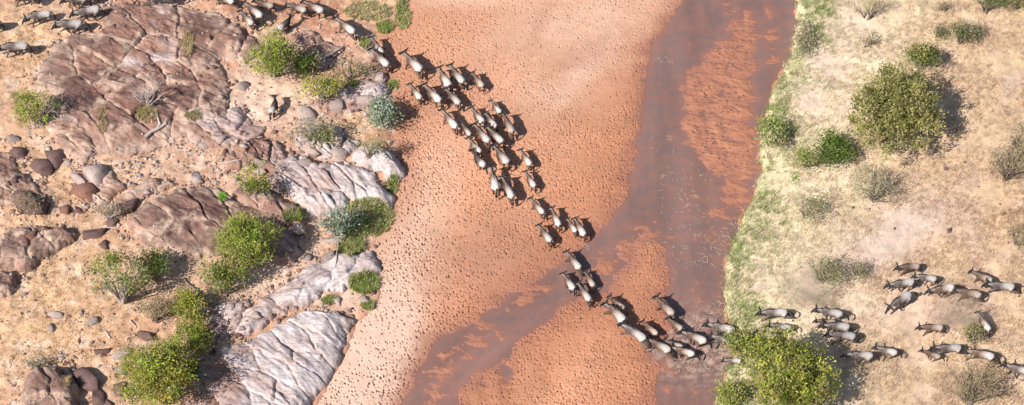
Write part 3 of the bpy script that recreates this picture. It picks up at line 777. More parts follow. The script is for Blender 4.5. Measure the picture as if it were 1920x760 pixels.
# countable smaller stones, then the gravel nobody could count
zones = [([(200, 312), (440, 238), (520, 262), (545, 300), (430, 350), (240, 365)], 95, (D, P_, P_, G_, P_), 'small angular stone in the tan rubble below the largest rock dome', 'stones in the rubble below the dome'),
         ([(80, 560), (330, 630), (250, 740), (90, 700)], 34, (D, P_, G_, R_), 'small stone lying on the dry grass slope', 'stones on the grass slope'),
         ([(0, 250), (200, 330), (240, 430), (0, 440)], 40, (D, R_, P_), 'small stone between the dark boulders under the dome', 'stones between the dark boulders'),
         ([(345, 585), (440, 560), (480, 580), (450, 640), (370, 690)], 34, (G_, P_, D), 'small stone in the gully left of the pale ledges', 'stones in the gully'),
         ([(500, 250), (640, 240), (640, 310), (540, 300)], 30, (P_, P_, G_), 'small stone among the shards above the layered ledge', 'stones above the layered ledge'),
         ([(590, 90), (720, 110), (730, 200), (600, 180)], 24, (P_, R_, G_), 'small stone beside the trampled path down to the sand', 'stones beside the path'),
         ([(1600, 280), (1900, 260), (1900, 470), (1560, 460)], 16, (D, R_), 'small dark clod stone on the dry grass of the right bank', 'clods on the right bank'),
         ([(190, 25), (470, 40), (430, 130), (330, 190), (230, 110)], 30, (D, R_, P_), 'small loose stone lying on top of the largest rock dome', 'stones on the rock dome')]
for poly, n, mats, lb, gp in zones:
    a = np.array(poly, float); got = 0
    while got < n:
        u = rng.uniform(a[:, 0].min(), a[:, 0].max()); v = rng.uniform(a[:, 1].min(), a[:, 1].max())
        if sdist(a, np.array([u]), np.array([v]))[0] < 0: continue
        r = 3.0 + 5.5 * rng.random() ** 2.2
        mk = mats[rng.integers(len(mats))]; hue = {D: 'dark', R_: 'reddish', P_: 'pale', G_: 'grey brown'}[mk]
        stone(u, v, r, r * rng.uniform(.5, .8), rng.uniform(0, 180), mk, lb.replace('small', 'larger' if r > 5.5 else 'small').replace('stone', hue + ' stone', 1), 'stone', gp + ', ' + hue, 'stone', flat=.7, k=rng.integers(5, 9))
        got += 1

def gravel(name, label, count, seed, smin, smax, pw, densf):
    rng = np.random.default_rng(seed)
    VV, FF, CC, n0 = [], [], [], 0
    shapes = []
    for q in range(6):
        P, F = stone_mesh('g', 4242 + q, 1, 2)
        P = P * (1 + rng.uniform(-.38, .3, (len(P), 1))) * (1, rng.uniform(.5, .95), rng.uniform(.5, .8)); shapes.append(P)
    cnt = 0
    U = rng.uniform(-200, 760, count); Vv = rng.uniform(-100, 860, count)
    x, y = unproj(U, Vv, np.full(U.shape, 1.0))
    d = sdist(LEFT, x, y)
    dens = densf(x, y)
    k = (d > 0.1) & (rng.random(U.shape) < dens)
    x, y = x[k], y[k]; z = gq(x, y)
    k = (z < left_z(x, y) + .12) | (rng.random(len(x)) < .12)        # little stays lying on the smooth rock
    x, y, z = x[k], y[k], z[k]
    cols = np.array([(0.17, .105, .09), (.27, .155, .12), (.42, .32, .27), (.48, .37, .30), (.33, .255, .225)])
    for i in range(len(x)):
        s = smin + (smax - smin) * rng.random() ** pw
        a = rng.uniform(0, 6.28); ca, sa = math.cos(a), math.sin(a)
        P = shapes[rng.integers(6)]; q = P * s * 1.15 * (1, 1, .8)
        VV.append(np.stack([q[:, 0] * ca - q[:, 1] * sa + x[i], q[:, 0] * sa + q[:, 1] * ca + y[i], q[:, 2] + z[i] + .2 * s], 1))
        FF.append(F + n0); n0 += len(P); CC.append(np.repeat(cols[rng.integers(5)][None], len(P), 0))
    me = mesh_np(name, np.concatenate(VV), np.concatenate(FF), M['soil'], np.concatenate(CC))
    tag(link(name, me), label, 'gravel', kind='stuff')
def gd(x, y):
    return np.clip(0.25 + blob(x, y, 350, 300, 170, 60) + .8 * blob(x, y, 110, 370, 130, 80) + .8 * blob(x, y, 400, 600, 70, 80) + .6 * blob(x, y, 200, 640, 120, 80) + .7 * blob(x, y, 580, 270, 90, 60)
                   + .7 * blob(x, y, 680, 130, 60, 70) + 0.5 * blob(x, y, 320, 50, 150, 40), 0, 1) * np.clip(.5 + 1.4 * fbm(x * .45, y * .45, 4, 5), 0, 1.3)
gravel('gravel', 'loose gravel and chips of rock scattered over the left bank', 22000, 1, .03, .12, 2.5, gd)
def rd(x, y):
    s = np.full(x.shape, -9.0)
    for oc, _ in ocs: s = np.maximum(s, sdist(oc.P, x, y))
    return np.exp(-((s + .35) / .6) ** 2) * np.clip(.7 + 1.5 * fbm(x * .5, y * .5, 3, 15), 0, 1)
gravel('rubble', 'broken rubble fallen along the edges of the rock outcrops', 17000, 2, .06, .20, 2.0, rd)
# ------------------------------------------------------------------ bushes and trees
def tube_np(path, radii, n=5):
    """open tube along a list of points: (verts, quads)"""
    path = np.asarray(path, float); k = len(path)
    V = []
    for i in range(k):
        t = path[min(i + 1, k - 1)] - path[max(i - 1, 0)]; t /= np.linalg.norm(t) + 1e-9
        a = np.cross(t, (0.3, 0.9, 0.2)); a /= np.linalg.norm(a) + 1e-9; b = np.cross(t, a)
        for j in range(n):
            th = 2 * math.pi * j / n
            V.append(path[i] + radii[i] * (a * math.cos(th) + b * math.sin(th)))
    F = [(i * n + j, i * n + (j + 1) % n, (i + 1) * n + (j + 1) % n, (i + 1) * n + j) for i in range(k - 1) for j in range(n)]
    return np.array(V), np.array(F)

class Tubes:
    def __init__(self): self.V, self.F, self.n = [], [], 0
    def add(self, path, radii, n=5):
        v, f = tube_np(path, radii, n); self.V.append(v); self.F.append(f + self.n); self.n += len(v)
    def mesh(self, name, mat): return mesh_np(name, np.concatenate(self.V), np.concatenate(self.F), mat, smooth=True)

def twig(T, r, p, d, ln, rad, depth, spread=0.6, up=0.15):
    pts = [np.array(p, float)]; d = np.array(d, float)
    for k in range(4):
        d = d + r.normal(0, 0.16, 3); d[2] += up * 0.3; d /= np.linalg.norm(d)
        pts.append(pts[-1] + d * ln / 4)
    T.add(pts, np.linspace(rad, rad * .55, 5), 4 if depth < 2 else 5)
    if depth > 0:
        for k in range(r.integers(2, 5)):
            nd = d + r.normal(0, spread, 3); nd[2] = abs(nd[2]) * .7 + 0.05; nd /= np.linalg.norm(nd)
            twig(T, r, pts[r.integers(2, 5)], nd, ln * r.uniform(.55, .85), rad * .55, depth - 1, spread, up)

def leaf_cloud(r, C, Rr, n_clump, per, leaf, cols, shell=0.55, clump_r=0.28, gap=0.0, flatten=1.0):
    """leaves in clumps through the outer part of an ellipsoid; returns verts, faces, colours"""
    C = np.array(C); Rr = np.array(Rr)
    # the crown is a handful of unequal lobes round the limbs
    nb = 4 + n_clump // 28
    lb = r.normal(size=(nb, 3)); lb /= np.linalg.norm(lb, axis=1)[:, None]; lb *= (.30 + .36 * r.random((nb, 1))); lb[:, 2] = np.abs(lb[:, 2]) * .9 - .15
    lr = r.uniform(.34, .60, nb) * (1.1 if nb < 7 else .92)
    w = lr ** 2 / (lr ** 2).sum(); which = r.choice(nb, n_clump, p=w)
    d = r.normal(size=(n_clump, 3)); d[:, 2] = np.abs(d[:, 2]) - 0.45 * r.random(n_clump); d /= np.linalg.norm(d, axis=1)[:, None]
    rad = (shell + (1 - shell) * r.random(n_clump) ** 0.6) * r.choice((1, 1, 1, 1.2), n_clump)
    cc = C + (lb[which] + d * (lr[which] * rad)[:, None]) * Rr
    if gap > 0:
        g = fbm(cc[:, 0] * 1.1 + 31 * C[0], cc[:, 1] * 1.1 + cc[:, 2], 2, 9)
        cc = cc[g > -0.5 + gap]
    m = len(cc)
    shade = r.integers(0, len(cols), m)
    tonev = np.clip(r.normal(1.22, 0.27, m), .45, 2.0)
    ctr = np.repeat(cc, per, 0) + r.normal(0, 1, (m * per, 3)) * clump_r * np.array([1, 1, .75]) * np.repeat(r.uniform(.6, 1.25, m), per)[:, None]
    n = len(ctr)
    nr = r.normal(size=(n, 3)); nr[:, 2] = np.abs(nr[:, 2]) + 0.5; nr[:, 0] -= .15; nr /= np.linalg.norm(nr, axis=1)[:, None]
    a = np.cross(nr, r.normal(size=(n, 3))); a /= np.linalg.norm(a, axis=1)[:, None]; b = np.cross(nr, a)
    s = leaf * r.uniform(.65, 1.35, n)[:, None]
    V = np.stack([ctr - a * s, ctr - b * s * .55 + nr * s * .1, ctr + a * s, ctr + b * s * .55 + nr * s * .1], 1).reshape(-1, 3)
    F = np.arange(4 * n).reshape(-1, 4)
    col = np.array(cols)[np.repeat(shade, per)] * (np.repeat(tonev, per) * r.normal(1, .12, n))[:, None]
    return V, F, np.repeat(np.clip(col, .01, .6), 4, 0)

GREEN = [(.205, .27, .034), (.25, .30, .042), (.14, .19, .024), (.32, .335, .065), (.25, .22, .08)]
YELLOW = [(.29, .29, .038), (.23, .255, .034), (.15, .185, .024), (.38, .345, .065), (.28, .235, .08)]
OLIVE = [(.25, .235, .075), (.20, .20, .055), (.31, .28, .105), (.14, .15, .042), (.34, .29, .13)]
DARKG = [(.085, .14, .022), (.115, .175, .03), (.07, .10, .02), (.16, .17, .05)]
GREY = [(.26, .29, .22), (.20, .25, .18), (.31, .33, .26), (.15, .20, .12)]
DRY = [(.30, .235, .14), (.25, .19, .115), (.22, .205, .09), (.36, .285, .18)]
SCRUB = [(.26, .235, .14), (.22, .215, .11), (.185, .16, .105), (.30, .26, .17)]

def shrub(name, u, v, ru, rv, cols, label, cat='bush', n=110, per=42, leaf=.075, shell=.45, clump=.30, gap=0.0, low=0.25, twigs=7, tall=0.95, bark='bark', seed=0, group=None, tw_out=0.8, depth=1, tw_r=.035, trunkv=None, blade=False):
    """crown centred at a pixel, with half-sizes in photograph pixels"""
    r = np.random.default_rng(3000 + seed)
    Rx = ru * 1.07 / 27.0; Rv = rv * 1.16 / 27.0
    Rz = tall * Rx
    Ry = math.sqrt(max(Rv ** 2 - (Rz * math.cos(TILT)) ** 2, (0.5 * Rv) ** 2)) / math.sin(TILT)
    zc = Rz * 0.75 + low
    x, y, z = place(u, v, zc)
    p = np.array([x[0], y[0], z[0]])
    root = empty(name, p); tag(root, label, cat, group)
    if n:
        V, F, c = leaf_cloud(r, (0, 0, zc), (Rx, Ry, Rz), n, per, leaf, cols, shell, clump, gap)
        # keep leaves above the ground
        g = gq(p[0] + V[:, 0], p[1] + V[:, 1]) - p[2]
        V[:, 2] = np.maximum(V[:, 2], g + 0.03 + 0.1 * r.random(len(V)))
        link('crown', mesh_np('crown', V, F, M['leaf'], c), root)
    T = Tubes()
    for k in range(twigs):
        a = r.uniform(0, 6.28); o = r.uniform(.3, tw_out)
        b0 = np.array([r.normal(0, .12), r.normal(0, .12), -0.15])
        e = np.array([math.cos(a) * Rx * o, math.sin(a) * Ry * o, zc + Rz * r.uniform(-.1, .6)])
        d = e - b0
        L = np.linalg.norm(d)
        mid = b0 + d * .5 + r.normal(0, .12, 3) * L * .4; mid[2] += .1 * L
        T.add([b0, b0 * .6 + mid * .4, mid, mid * .5 + e * .5, e], np.linspace(tw_r * (1.3 + .35 * Rx), tw_r * .45, 5), 5)
        for q in range(2 if depth else 0):
            dd = d / L + r.normal(0, .5, 3); dd[2] = abs(dd[2])
            twig(T, r, mid * (.5 + .3 * q) + e * (.5 - .3 * q), dd / np.linalg.norm(dd), L * .35, tw_r * .5, depth - 1)
    if T.V: link('trunk', T.mesh('trunk', M[bark]), root)
    return root

shrub('bush', 507, 100, 50, 48, GREEN, 'bright green small tree with pale stems beside the path of the upper herd', n=120, per=44, gap=.12, low=.9, twigs=9, bark='dead', seed=1, tw_r=.05)
shrub('bush', 567, 118, 26, 22, DARKG, 'darker green low bush against the right of the bright green small tree', n=40, per=40, seed=2, low=.3)
shrub('bush', 604, 163, 36, 32, YELLOW, 'airy yellow green bush on the rocks above the sandy hollow', n=54, per=34, gap=.2, low=.35, seed=3, bark='dead')
shrub('bush', 592, 120, 24, 20, SCRUB, 'faded green scrub between the bright small tree and the fallen branch', n=22, per=30, seed=4, low=.1)
shrub('bush', 66, 205, 44, 44, GREEN, 'sparse green bush at the left foot of the largest rock dome', n=66, per=38, gap=.2, low=.3, twigs=10, bark='dead', seed=5)
shrub('bush', 466, 343, 30, 27, GREEN, 'small sparse green bush growing out of the rocks in the middle of the bank', n=32, per=36, gap=.15, low=.25, seed=6)
shrub('bush', 418, 368, 9, 7, [(.12, .26, .02), (.16, .3, .03)], 'tiny vivid green bush on top of the mauve rock dome', n=10, per=24, leaf=.06, seed=7, twigs=3, clump=.12)
shrub('bush', 456, 457, 58, 52, GREEN, 'large dense bright green bush in front of the mauve rock dome', n=190, per=50, seed=8, low=.6, twigs=9)
shrub('bush', 418, 520, 44, 30, [(.17, .20, .04), (.21, .24, .05), (.13, .16, .03)], 'duller green bush at the lower left side of the large dense bush', n=60, per=40, seed=9, low=.3)
shrub('bush', 222, 528, 66, 52, GREEN + DARKG, 'wide green bush with a crown of bare bleached branches on the dry slope', n=95, per=34, gap=.22, low=.3, twigs=14, bark='dead', seed=10, tw_out=.6, depth=2, tw_r=.04)
shrub('bush', 288, 505, 30, 34, DARKG, 'dark green bush in the shade right beside the wide bush with bleached branches', n=50, per=36, seed=101, low=.3, gap=.1)
shrub('bush', 285, 577, 44, 26, DRY, 'brown dried out scrub below the wide bush with bleached branches', n=50, per=36, leaf=.05, seed=11, low=.1, twigs=12)
shrub('bush', 356, 580, 31, 29, YELLOW, 'round yellow green bush on a short dark stem between the two large bushes', n=52, per=44, seed=12, low=.5)
shrub('bush', 363, 632, 30, 34, [(.20, .23, .03), (.15, .19, .025), (.26, .26, .05)], 'green bush joined to the round yellow green bush above the lowest large bush', n=56, per=40, seed=13, low=.3)
shrub('bush', 318, 672, 40, 34, YELLOW + GREEN, 'yellow green bush between the one on the lilac slab side and the largest one', n=80, per=46, seed=141, low=.4)
shrub('bush', 300, 712, 74, 70, YELLOW + GREEN, 'largest yellow green bush of the left bank, cut by the lower edge of the view', n=230, per=48, seed=14, low=.5, twigs=9)
shrub('bush', 350, 690, 24, 26, DARKG, 'dark green bush wedged between the largest yellow green bush and the lilac slab', n=30, per=36, seed=15, low=.2)
shrub('bush', 724, 212, 29, 36, GREY + [(.14, .22, .05)], 'blue grey feathery shrub at the edge of the red sand', n=60, per=40, gap=.1, leaf=.09, seed=16, low=.2)
shrub('bush', 632, 420, 42, 34, GREY, 'silver grey shrub over the green bank grass under the layered ledge', n=56, per=34, gap=.1, leaf=.08, seed=17, low=.15, twigs=12, bark='dead')
shrub('bush', 583, 245, 36, 26, SCRUB, 'grey twiggy dry scrub between the pale shards', n=40, per=30, leaf=.05, seed=18, low=.1, twigs=16, bark='dead')
shrub('bush', 600, 255, 22, 18, [(.24, .26, .08), (.3, .28, .12)], 'low greenish grass bush among the pale shards', n=22, per=30, seed=118, low=.05)
shrub('bush', 690, 275, 34, 22, [(.27, .27, .12), (.34, .30, .16), (.2, .23, .07)], 'thin greenish scrub on the sandy hollow above the whaleback slab', n=30, per=26, leaf=.05, seed=19, low=.05)
shrub('bush', 655, 130, 40, 22, [(.24, .23, .10), (.17, .2, .05), (.30, .24, .14)], 'thin scrub along the trampled path right of the fallen branch', n=32, per=26, leaf=.05, seed=20, low=.05)
shrub('bush', 40, 382, 30, 26, DRY, 'straw coloured dry scrub spilling over the grass covered boulder', n=26, per=26, leaf=.05, seed=21, low=.1)
shrub('bush', 205, 395, 30, 16, SCRUB, 'grey dry scrub left of the narrow curved ledge', n=26, per=26, leaf=.05, seed=22, low=.05, bark='dead')
shrub('bush', 70, 682, 20, 12, SCRUB, 'small grey dead scrub on the open grass slope', n=20, per=22, leaf=.05, seed=23, low=.05, bark='dead')
# leafless bush on the dome
shrub('bush', 272, 178, 36, 27, DRY, 'leafless grey bush standing on the largest rock dome', n=0, twigs=16, bark='dead', seed=24, low=.2, depth=2, tw_out=1.0, tw_r=.032)
# right bank
shrub('tree', 1672, 213, 82, 92, OLIVE, 'biggest round olive tree on the right bank', 'tree', n=520, per=46, clump=.25, seed=30, low=.5, twigs=12, leaf=.085)
shrub('bush', 1729, 107, 35, 26, DARKG + OLIVE, 'dark green bush touching the upper right of the biggest olive tree', n=66, per=42, seed=31, low=.3)
shrub('bush', 1559, 286, 30, 35, DARKG, 'compact dark green bush left of the biggest olive tree', n=80, per=44, seed=32, low=.3)
shrub('bush', 1514, 300, 26, 18, [(.24, .25, .09), (.2, .22, .06), (.34, .3, .17)], 'pale green low scrub beside the compact dark green bush', n=34, per=32, seed=33, low=.05)
shrub('tree', 1472, 708, 80, 76, YELLOW + OLIVE + GREEN, 'large leafy yellow green tree at the crossing point on the right bank', 'tree', n=520, per=46, clump=.25, seed=34, low=.5, twigs=12, leaf=.085)
shrub('bush', 1392, 652, 24, 24, GREEN + OLIVE, 'green bush at the water edge left of the large leafy tree', n=60, per=38, seed=35, low=.2)
shrub('bush', 1370, 735, 26, 26, GREEN + [(.34, .3, .15)], 'green reedy bush at the water edge below the crossing point', n=50, per=34, seed=36, low=.1)
shrub('bush', 1803, 62, 29, 23, SCRUB + DARKG, 'brown green round scrub upper right, larger of the neighbouring two', n=58, per=36, leaf=.055, seed=37, low=.1, twigs=14)
shrub('bush', 1761, 61, 13, 15, SCRUB + DARKG, 'small scrub just left of the brown green round scrub', n=22, per=30, leaf=.05, seed=38, low=.05)
shrub('bush', 1642, 352, 44, 40, [(.29, .28, .17), (.24, .25, .14), (.34, .30, .2)], 'hazy grey green shrub below the biggest olive tree', n=70, per=34, leaf=.05, seed=39, low=.1, gap=.1, twigs=14)
shrub('bush', 1512, 386, 36, 32, [(.30, .28, .15), (.22, .23, .09), (.36, .31, .2)], 'pale dry green shrub in the bleached grass left of the hazy shrub', n=56, per=32, leaf=.05, seed=40, low=.05, gap=.1)
shrub('bush', 1541, 503, 40, 38, [(.29, .27, .14), (.24, .24, .11), (.34, .29, .18)], 'olive grey shrub half veiled by dust above the running wildebeest', n=70, per=34, leaf=.05, seed=41, low=.1, gap=.1, twigs=14)
shrub('bush', 1608, 506, 19, 17, SCRUB, 'small olive scrub right of the dusty olive grey shrub', n=22, per=28, leaf=.05, seed=42, low=.05)
shrub('bush', 1892, 312, 42, 36, DRY + SCRUB, 'brown grey twiggy shrub at the right edge of the view', n=70, per=32, leaf=.05, seed=43, low=.1, gap=.1, twigs=20)
shrub('bush', 1908, 262, 22, 26, DRY, 'brown scrub above the twiggy shrub at the right edge', n=30, per=28, leaf=.05, seed=431, low=.05)
shrub('bush', 1850, 4, 34, 18, SCRUB + DARKG, 'olive brown scrub cut by the upper edge of the view', n=46, per=32, leaf=.055, seed=44, low=.1)
shrub('bush', 1908, 2, 26, 14, SCRUB + OLIVE, 'olive scrub in the far upper corner of the right bank', n=30, per=32, leaf=.055, seed=45, low=.1)
shrub('bush', 1822, 722, 62, 44, DRY, 'wide brown wiry shrub below the right hand herd', n=90, per=28, leaf=.05, seed=46, low=.05, gap=.15, twigs=24)
shrub('bush', 1826, 628, 24, 20, [(.24, .23, .08), (.18, .19, .06), (.3, .25, .14)], 'small greenish spiky bush amid the right hand herd', n=34, per=30, leaf=.055, seed=47, low=.05, twigs=12)
shrub('bush', 1908, 440, 26, 46, DRY + [(.24, .22, .1)], 'dry ochre shrub at the right edge below the twiggy shrub', n=46, per=28, leaf=.05, seed=48, low=.05, gap=.1)
shrub('bush', 1441, 245, 28, 42, [(.36, .34, .16), (.22, .28, .06), (.44, .38, .22), (.17, .23, .04)], 'reed clump overhanging the undercut river bank', n=80, per=34, seed=49, low=.1)
shrub('bush', 1505, 70, 22, 46, [(.30, .26, .16), (.24, .22, .14), (.2, .24, .07)], 'straggling grey green scrub along the upper river bank', n=46, per=30, leaf=.06, seed=50, low=.05)
shrub('bush', 1630, 14, 40, 20, [(.36, .30, .18), (.28, .25, .12)], 'faint dry scrub near the upper edge of the right bank', n=26, per=26, leaf=.05, seed=51, low=.03)
shrub('bush', 1770, 12, 16, 12, DRY, 'tiny brown scrub near the upper edge above the small scrub', n=16, per=24, leaf=.05, seed=52, low=.03)
shrub('bush', 1628, 75, 22, 16, [(.38, .31, .18), (.3, .26, .13)], 'small faded tussock bush above the biggest olive tree', n=18, per=24, leaf=.05, seed=53, low=.03)

# fallen branches and logs
def log(u0, v0, u1, v1, r0, r1, label, kink=.08, mat='dead', seed=0, name='fallen_branch', forks=0):
    r = np.random.default_rng(70 + seed)
    t = np.linspace(0, 1, 7)
    x, y, z = place(u0 + (u1 - u0) * t, v0 + (v1 - v0) * t, 0.08)
    P = np.stack([x, y, np.maximum(z, np.interp(t, (0, 1), (z[0], z[-1]))) + r0 * .8], 1); c = P.mean(0).copy(); c[2] -= r0
    L = np.linalg.norm(P[-1] - P[0]); P[1:-1] += r.normal(0, kink * L * .3, (5, 3)) * (1, 1, .3)
    T = Tubes(); T.add(P - c, np.linspace(r0, r1, 7) * r.uniform(.85, 1.15, 7), 7)
    for k in range(forks):
        i = r.integers(2, 6); d = (P[-1] - P[0]) / L + r.normal(0, .6, 3); d[2] = abs(d[2]) * .6
        twig(T, r, P[i] - c, d / np.linalg.norm(d), L * .3, r1 * .8, 0)
    o = link(name, T.mesh(name, M[mat])); o.location = c
    return tag(o, label, 'dead wood')
log(603, 112, 644, 88, .10, .07, 'straight bleached branch lying beside the path right of the bright small tree', seed=1, kink=.03)
log(272, 258, 312, 232, .13, .10, 'crooked grey log with a black shadow on the largest rock dome', seed=2, forks=2)
log(300, 232, 290, 205, .07, .05, 'short grey stem lying between the leafless bush and the crooked log', seed=3, mat='dead')
log(415, 306, 452, 299, .06, .04, 'thin bleached stick on the rubble above the mauve rock dome', seed=4)
log(345, 525, 400, 577, .10, .06, 'dark brown fallen trunk above the round yellow green bush', seed=5, mat='bark', forks=2)
log(196, 620, 207, 634, .07, .05, 'short bleached stick on the grass slope below the wide bush', seed=6)
log(243, 600, 256, 614, .05, .04, 'thin pale stick below the brown dried out scrub', seed=7)
log(640, 432, 628, 500, .045, .03, 'thin upright pale stem in front of the silver grey shrub', seed=8)
log(1800, 745, 1838, 712, .05, .03, 'pale stick caught in the wide brown wiry shrub', seed=9)
log(1672, 370, 1690, 352, .04, .03, 'pale thin stick beside the hazy grey green shrub', seed=10)

# ------------------------------------------------------------------ grass
def grass(name, label, U, Vp, colf, ln, per=7, lean=.55, wid=.022, dens=None, SD=None, dz=0.0, skip_rock=True, seed=0):
    r = np.random.default_rng(8000 + seed)
    x, y = unproj(U, Vp, np.full(len(U), 1.1))
    d = sdist(SD, x, y)
    k = d > 0.02
    if dens is not None: k &= r.random(len(x)) < dens(x, y, d)
    x, y, d = x[k], y[k], d[k]
    z = gq(x, y)
    if skip_rock:
        k = z < np.maximum(left_z(x, y), right_z(x, y)) + 0.12
        x, y, z, d = x[k], y[k], z[k], d[k]
    n = len(x)
    tc = colf(x, y, d, r)
    tl = ln * r.uniform(.6, 1.4, n) if np.isscalar(ln) else ln(x, y, d) * r.uniform(.6, 1.4, n)
    B = np.repeat(np.stack([x, y, z], 1), per, 0); m = len(B)
    B[:, :2] += r.normal(0, .09, (m, 2))
    th = r.uniform(0, 6.283, m); le = lean * r.uniform(.3, 1.5, m); L = np.repeat(tl, per) * r.uniform(.6, 1.2, m)
    D2 = np.stack([np.cos(th) * le, np.sin(th) * le, np.ones(m)], 1); D2 /= np.linalg.norm(D2, axis=1)[:, None]
    side = np.stack([-np.sin(th + .6), np.cos(th + .6), np.zeros(m)], 1) * (wid * r.uniform(.7, 1.5, m))[:, None]
    B[:, 2] -= .02
    V = np.stack([B - side, B + side, B + D2 * L[:, None]], 1).reshape(-1, 3)
    c = np.repeat(np.repeat(tc, per, 0) * r.normal(1.04, .09, m)[:, None], 3, 0)
    me = mesh_np(name, V, np.arange(3 * m).reshape(-1, 3), M['blade'], np.clip(c, .02, .75))
    return tag(link(name, me), label, 'grass', kind='stuff')

STRAW = np.array([(.60, .46, .33), (.52, .375, .265), (.66, .53, .41), (.46, .315, .215)])
def right_tuft(x, y, d, r):
    n = len(x)
    c = STRAW[r.integers(0, 4, n)]
    pale = np.array([(.66, .57, .42), (.59, .50, .35), (.70, .62, .47), (.53, .45, .30)])[r.integers(0, 4, n)]
    c = mixc(c, pale, sstep(13, 3, d))
    c = mixc(c, np.array((.47, .31, .18)), np.clip(.7 * blob(x, y, 1880, 430, 80, 90) + .4 * blob(x, y, 1850, 60, 120, 60) + .5 * fbm(x * .3, y * .3, 3, 7) - .15, 0, .8))
    gr = sstep(5.0, 0.3, d + 2.0 * fbm(x * .45, y * .45, 3, 119)) * (r.random(n) < .66)
    return mixc(c, np.array([(.36, .41, .16), (.28, .36, .11), (.45, .45, .22), (.21, .28, .08)])[r.integers(0, 4, n)], gr)
def right_dens(x, y, d):
    bare = blob(x, y, 1720, 420, 80, 34, 22) + .8 * blob(x, y, 1620, 490, 70, 30, 25) + .5 * blob(x, y, 1720, 620, 190, 60) + .5 * blob(x, y, 1530, 150, 36, 90, -15)
    return np.clip(0.60 + .9 * fbm(x * .32, y * .32, 4, 8) - .7 * bare, .03, 1)
U = rng.uniform(1300, 2120, 64000); Vp = rng.uniform(-130, 900, 64000)
grass('dry_grass', 'bleached dry grass covering the right river bank', U, Vp, right_tuft, .23, per=9, wid=.016, dens=right_dens, SD=RIGHT, seed=1)
# lush fringe of the waterline
def fringe_dens(x, y, d): return sstep(2.6, .1, d + 2.2 * fbm(x * .45, y * .45, 4, 19)) * .9
def fringe_col(x, y, d, r):
    n = len(x)
    return mixc(np.array([(.30, .36, .12), (.22, .30, .07), (.40, .42, .19)])[r.integers(0, 3, n)], np.array((.58, .5, .33)), (r.random(n) < np.clip(.42 + 1.1 * fbm(x * .3, y * .3, 2, 23), .08, .9)) * .9)
U = rng.uniform(1310, 1600, 14000); Vp = rng.uniform(-130, 900, 14000)
grass('river_grass', 'green grass fringe hanging over the waterline of the right bank', U, Vp, fringe_col, .42, per=8, dens=fringe_dens, SD=RIGHT, lean=.7, seed=2)

def left_tuft(x, y, d, r):
    n = len(x)
    c = np.array([(.58, .42, .24), (.52, .36, .20), (.64, .50, .31), (.44, .29, .16)])[r.integers(0, 4, n)]
    g = np.clip(1.2 * blob(x, y, 755, 25, 28, 40, -50) + .5 * blob(x, y, 700, 10, 50, 30), 0, .95) * (r.random(n) < .8)
    c = mixc(c, np.array((.60, .52, .36)), np.clip(blob(x, y, 690, 5, 70, 45), 0, 1))
    return mixc(c, np.array([(.17, .27, .04), (.23, .31, .07)])[r.integers(0, 2, n)], g)
def left_dens(x, y, d):
    return np.clip(.9 * blob(x, y, 40, 110, 110, 80) + 1.0 * blob(x, y, 90, 600, 170, 130) + 1.2 * blob(x, y, 690, 5, 80, 45) + .6 * blob(x, y, 670, 245, 45, 35) + .6 * blob(x, y, 60, 390, 120, 50)
                   + .35 * blob(x, y, 180, 330, 90, 40) + .3 * blob(x, y, 560, 40, 90, 40) + 0.12 + .3 * fbm(x * .5, y * .5, 3, 29) - .9 * blob(x, y, 480, 190, 60, 50), 0, 1)
U = rng.uniform(-230, 800, 30000); Vp = rng.uniform(-130, 900, 30000)
grass('dry_grass', 'thin golden dry grass on the left bank', U, Vp, left_tuft, .19, per=6, dens=left_dens, SD=LEFT, lean=.8, seed=3)

# separate green grass patches between the pale ledges and the sand: each a tussock of its own
def tussock(u, v, ru, rv, cols, label, n, ln, seed):
    r = np.random.default_rng(9100 + seed)
    a = r.uniform(0, 6.283, n); q = np.sqrt(r.random(n))
    x, y, z = place(u + ru * q * np.cos(a), v + rv * q * np.sin(a) , 0.1)
    c0 = np.array([x.mean(), y.mean(), z.mean()])
    per = 9; B = np.repeat(np.stack([x, y, z], 1) - c0, per, 0); m = len(B); B[:, :2] += r.normal(0, .05, (m, 2))
    th = r.uniform(0, 6.283, m); le = r.uniform(.1, .8, m); L = ln * r.uniform(.6, 1.3, m)
    D2 = np.stack([np.cos(th) * le, np.sin(th) * le, np.ones(m)], 1); D2 /= np.linalg.norm(D2, axis=1)[:, None]
    side = np.stack([-np.sin(th + .6), np.cos(th + .6), np.zeros(m)], 1) * (.022 * r.uniform(.7, 1.4, m))[:, None]
    V = np.stack([B - side, B + side, B + D2 * L[:, None]], 1).reshape(-1, 3)
    col = np.array(cols)[np.repeat(r.integers(0, len(cols), n), per)] * r.normal(1, .15, m)[:, None]
    o = link('grass_tussock', mesh_np('grass_tussock', V, np.arange(3 * m).reshape(-1, 3), M['blade'], np.repeat(np.clip(col, .02, .7), 3, 0)))
    o.location = c0
    return tag(o, label, 'grass tussock')
TG = [(.29, .38, .08), (.36, .43, .12), (.47, .47, .21), (.20, .27, .05), (.52, .47, .25)]
TM = TG + [(.58, .50, .30), (.52, .43, .26)]
tussock(690, 408, 46, 36, TM, 'largest green grass patch at the sand edge under the layered ledge', 620, .40, 1)
tussock(657, 455, 28, 24, TG + [(.38, .34, .18)], 'green grass patch beside the flat pale block', 260, .34, 2)
tussock(683, 530, 28, 20, TG, 'green grass tuft between the narrow ledge and the sand', 330, .40, 3)
tussock(690, 573, 13, 8, TG, 'small round green tuft above the biggest pale slab', 90, .28, 4)
tussock(617, 561, 16, 8, TG + [(.4, .36, .2)], 'low green tuft at the foot of the narrow ledge', 90, .24, 5)
tussock(735, 345, 10, 18, TG, 'narrow green tuft tucked under the whaleback slab', 110, .30, 6)
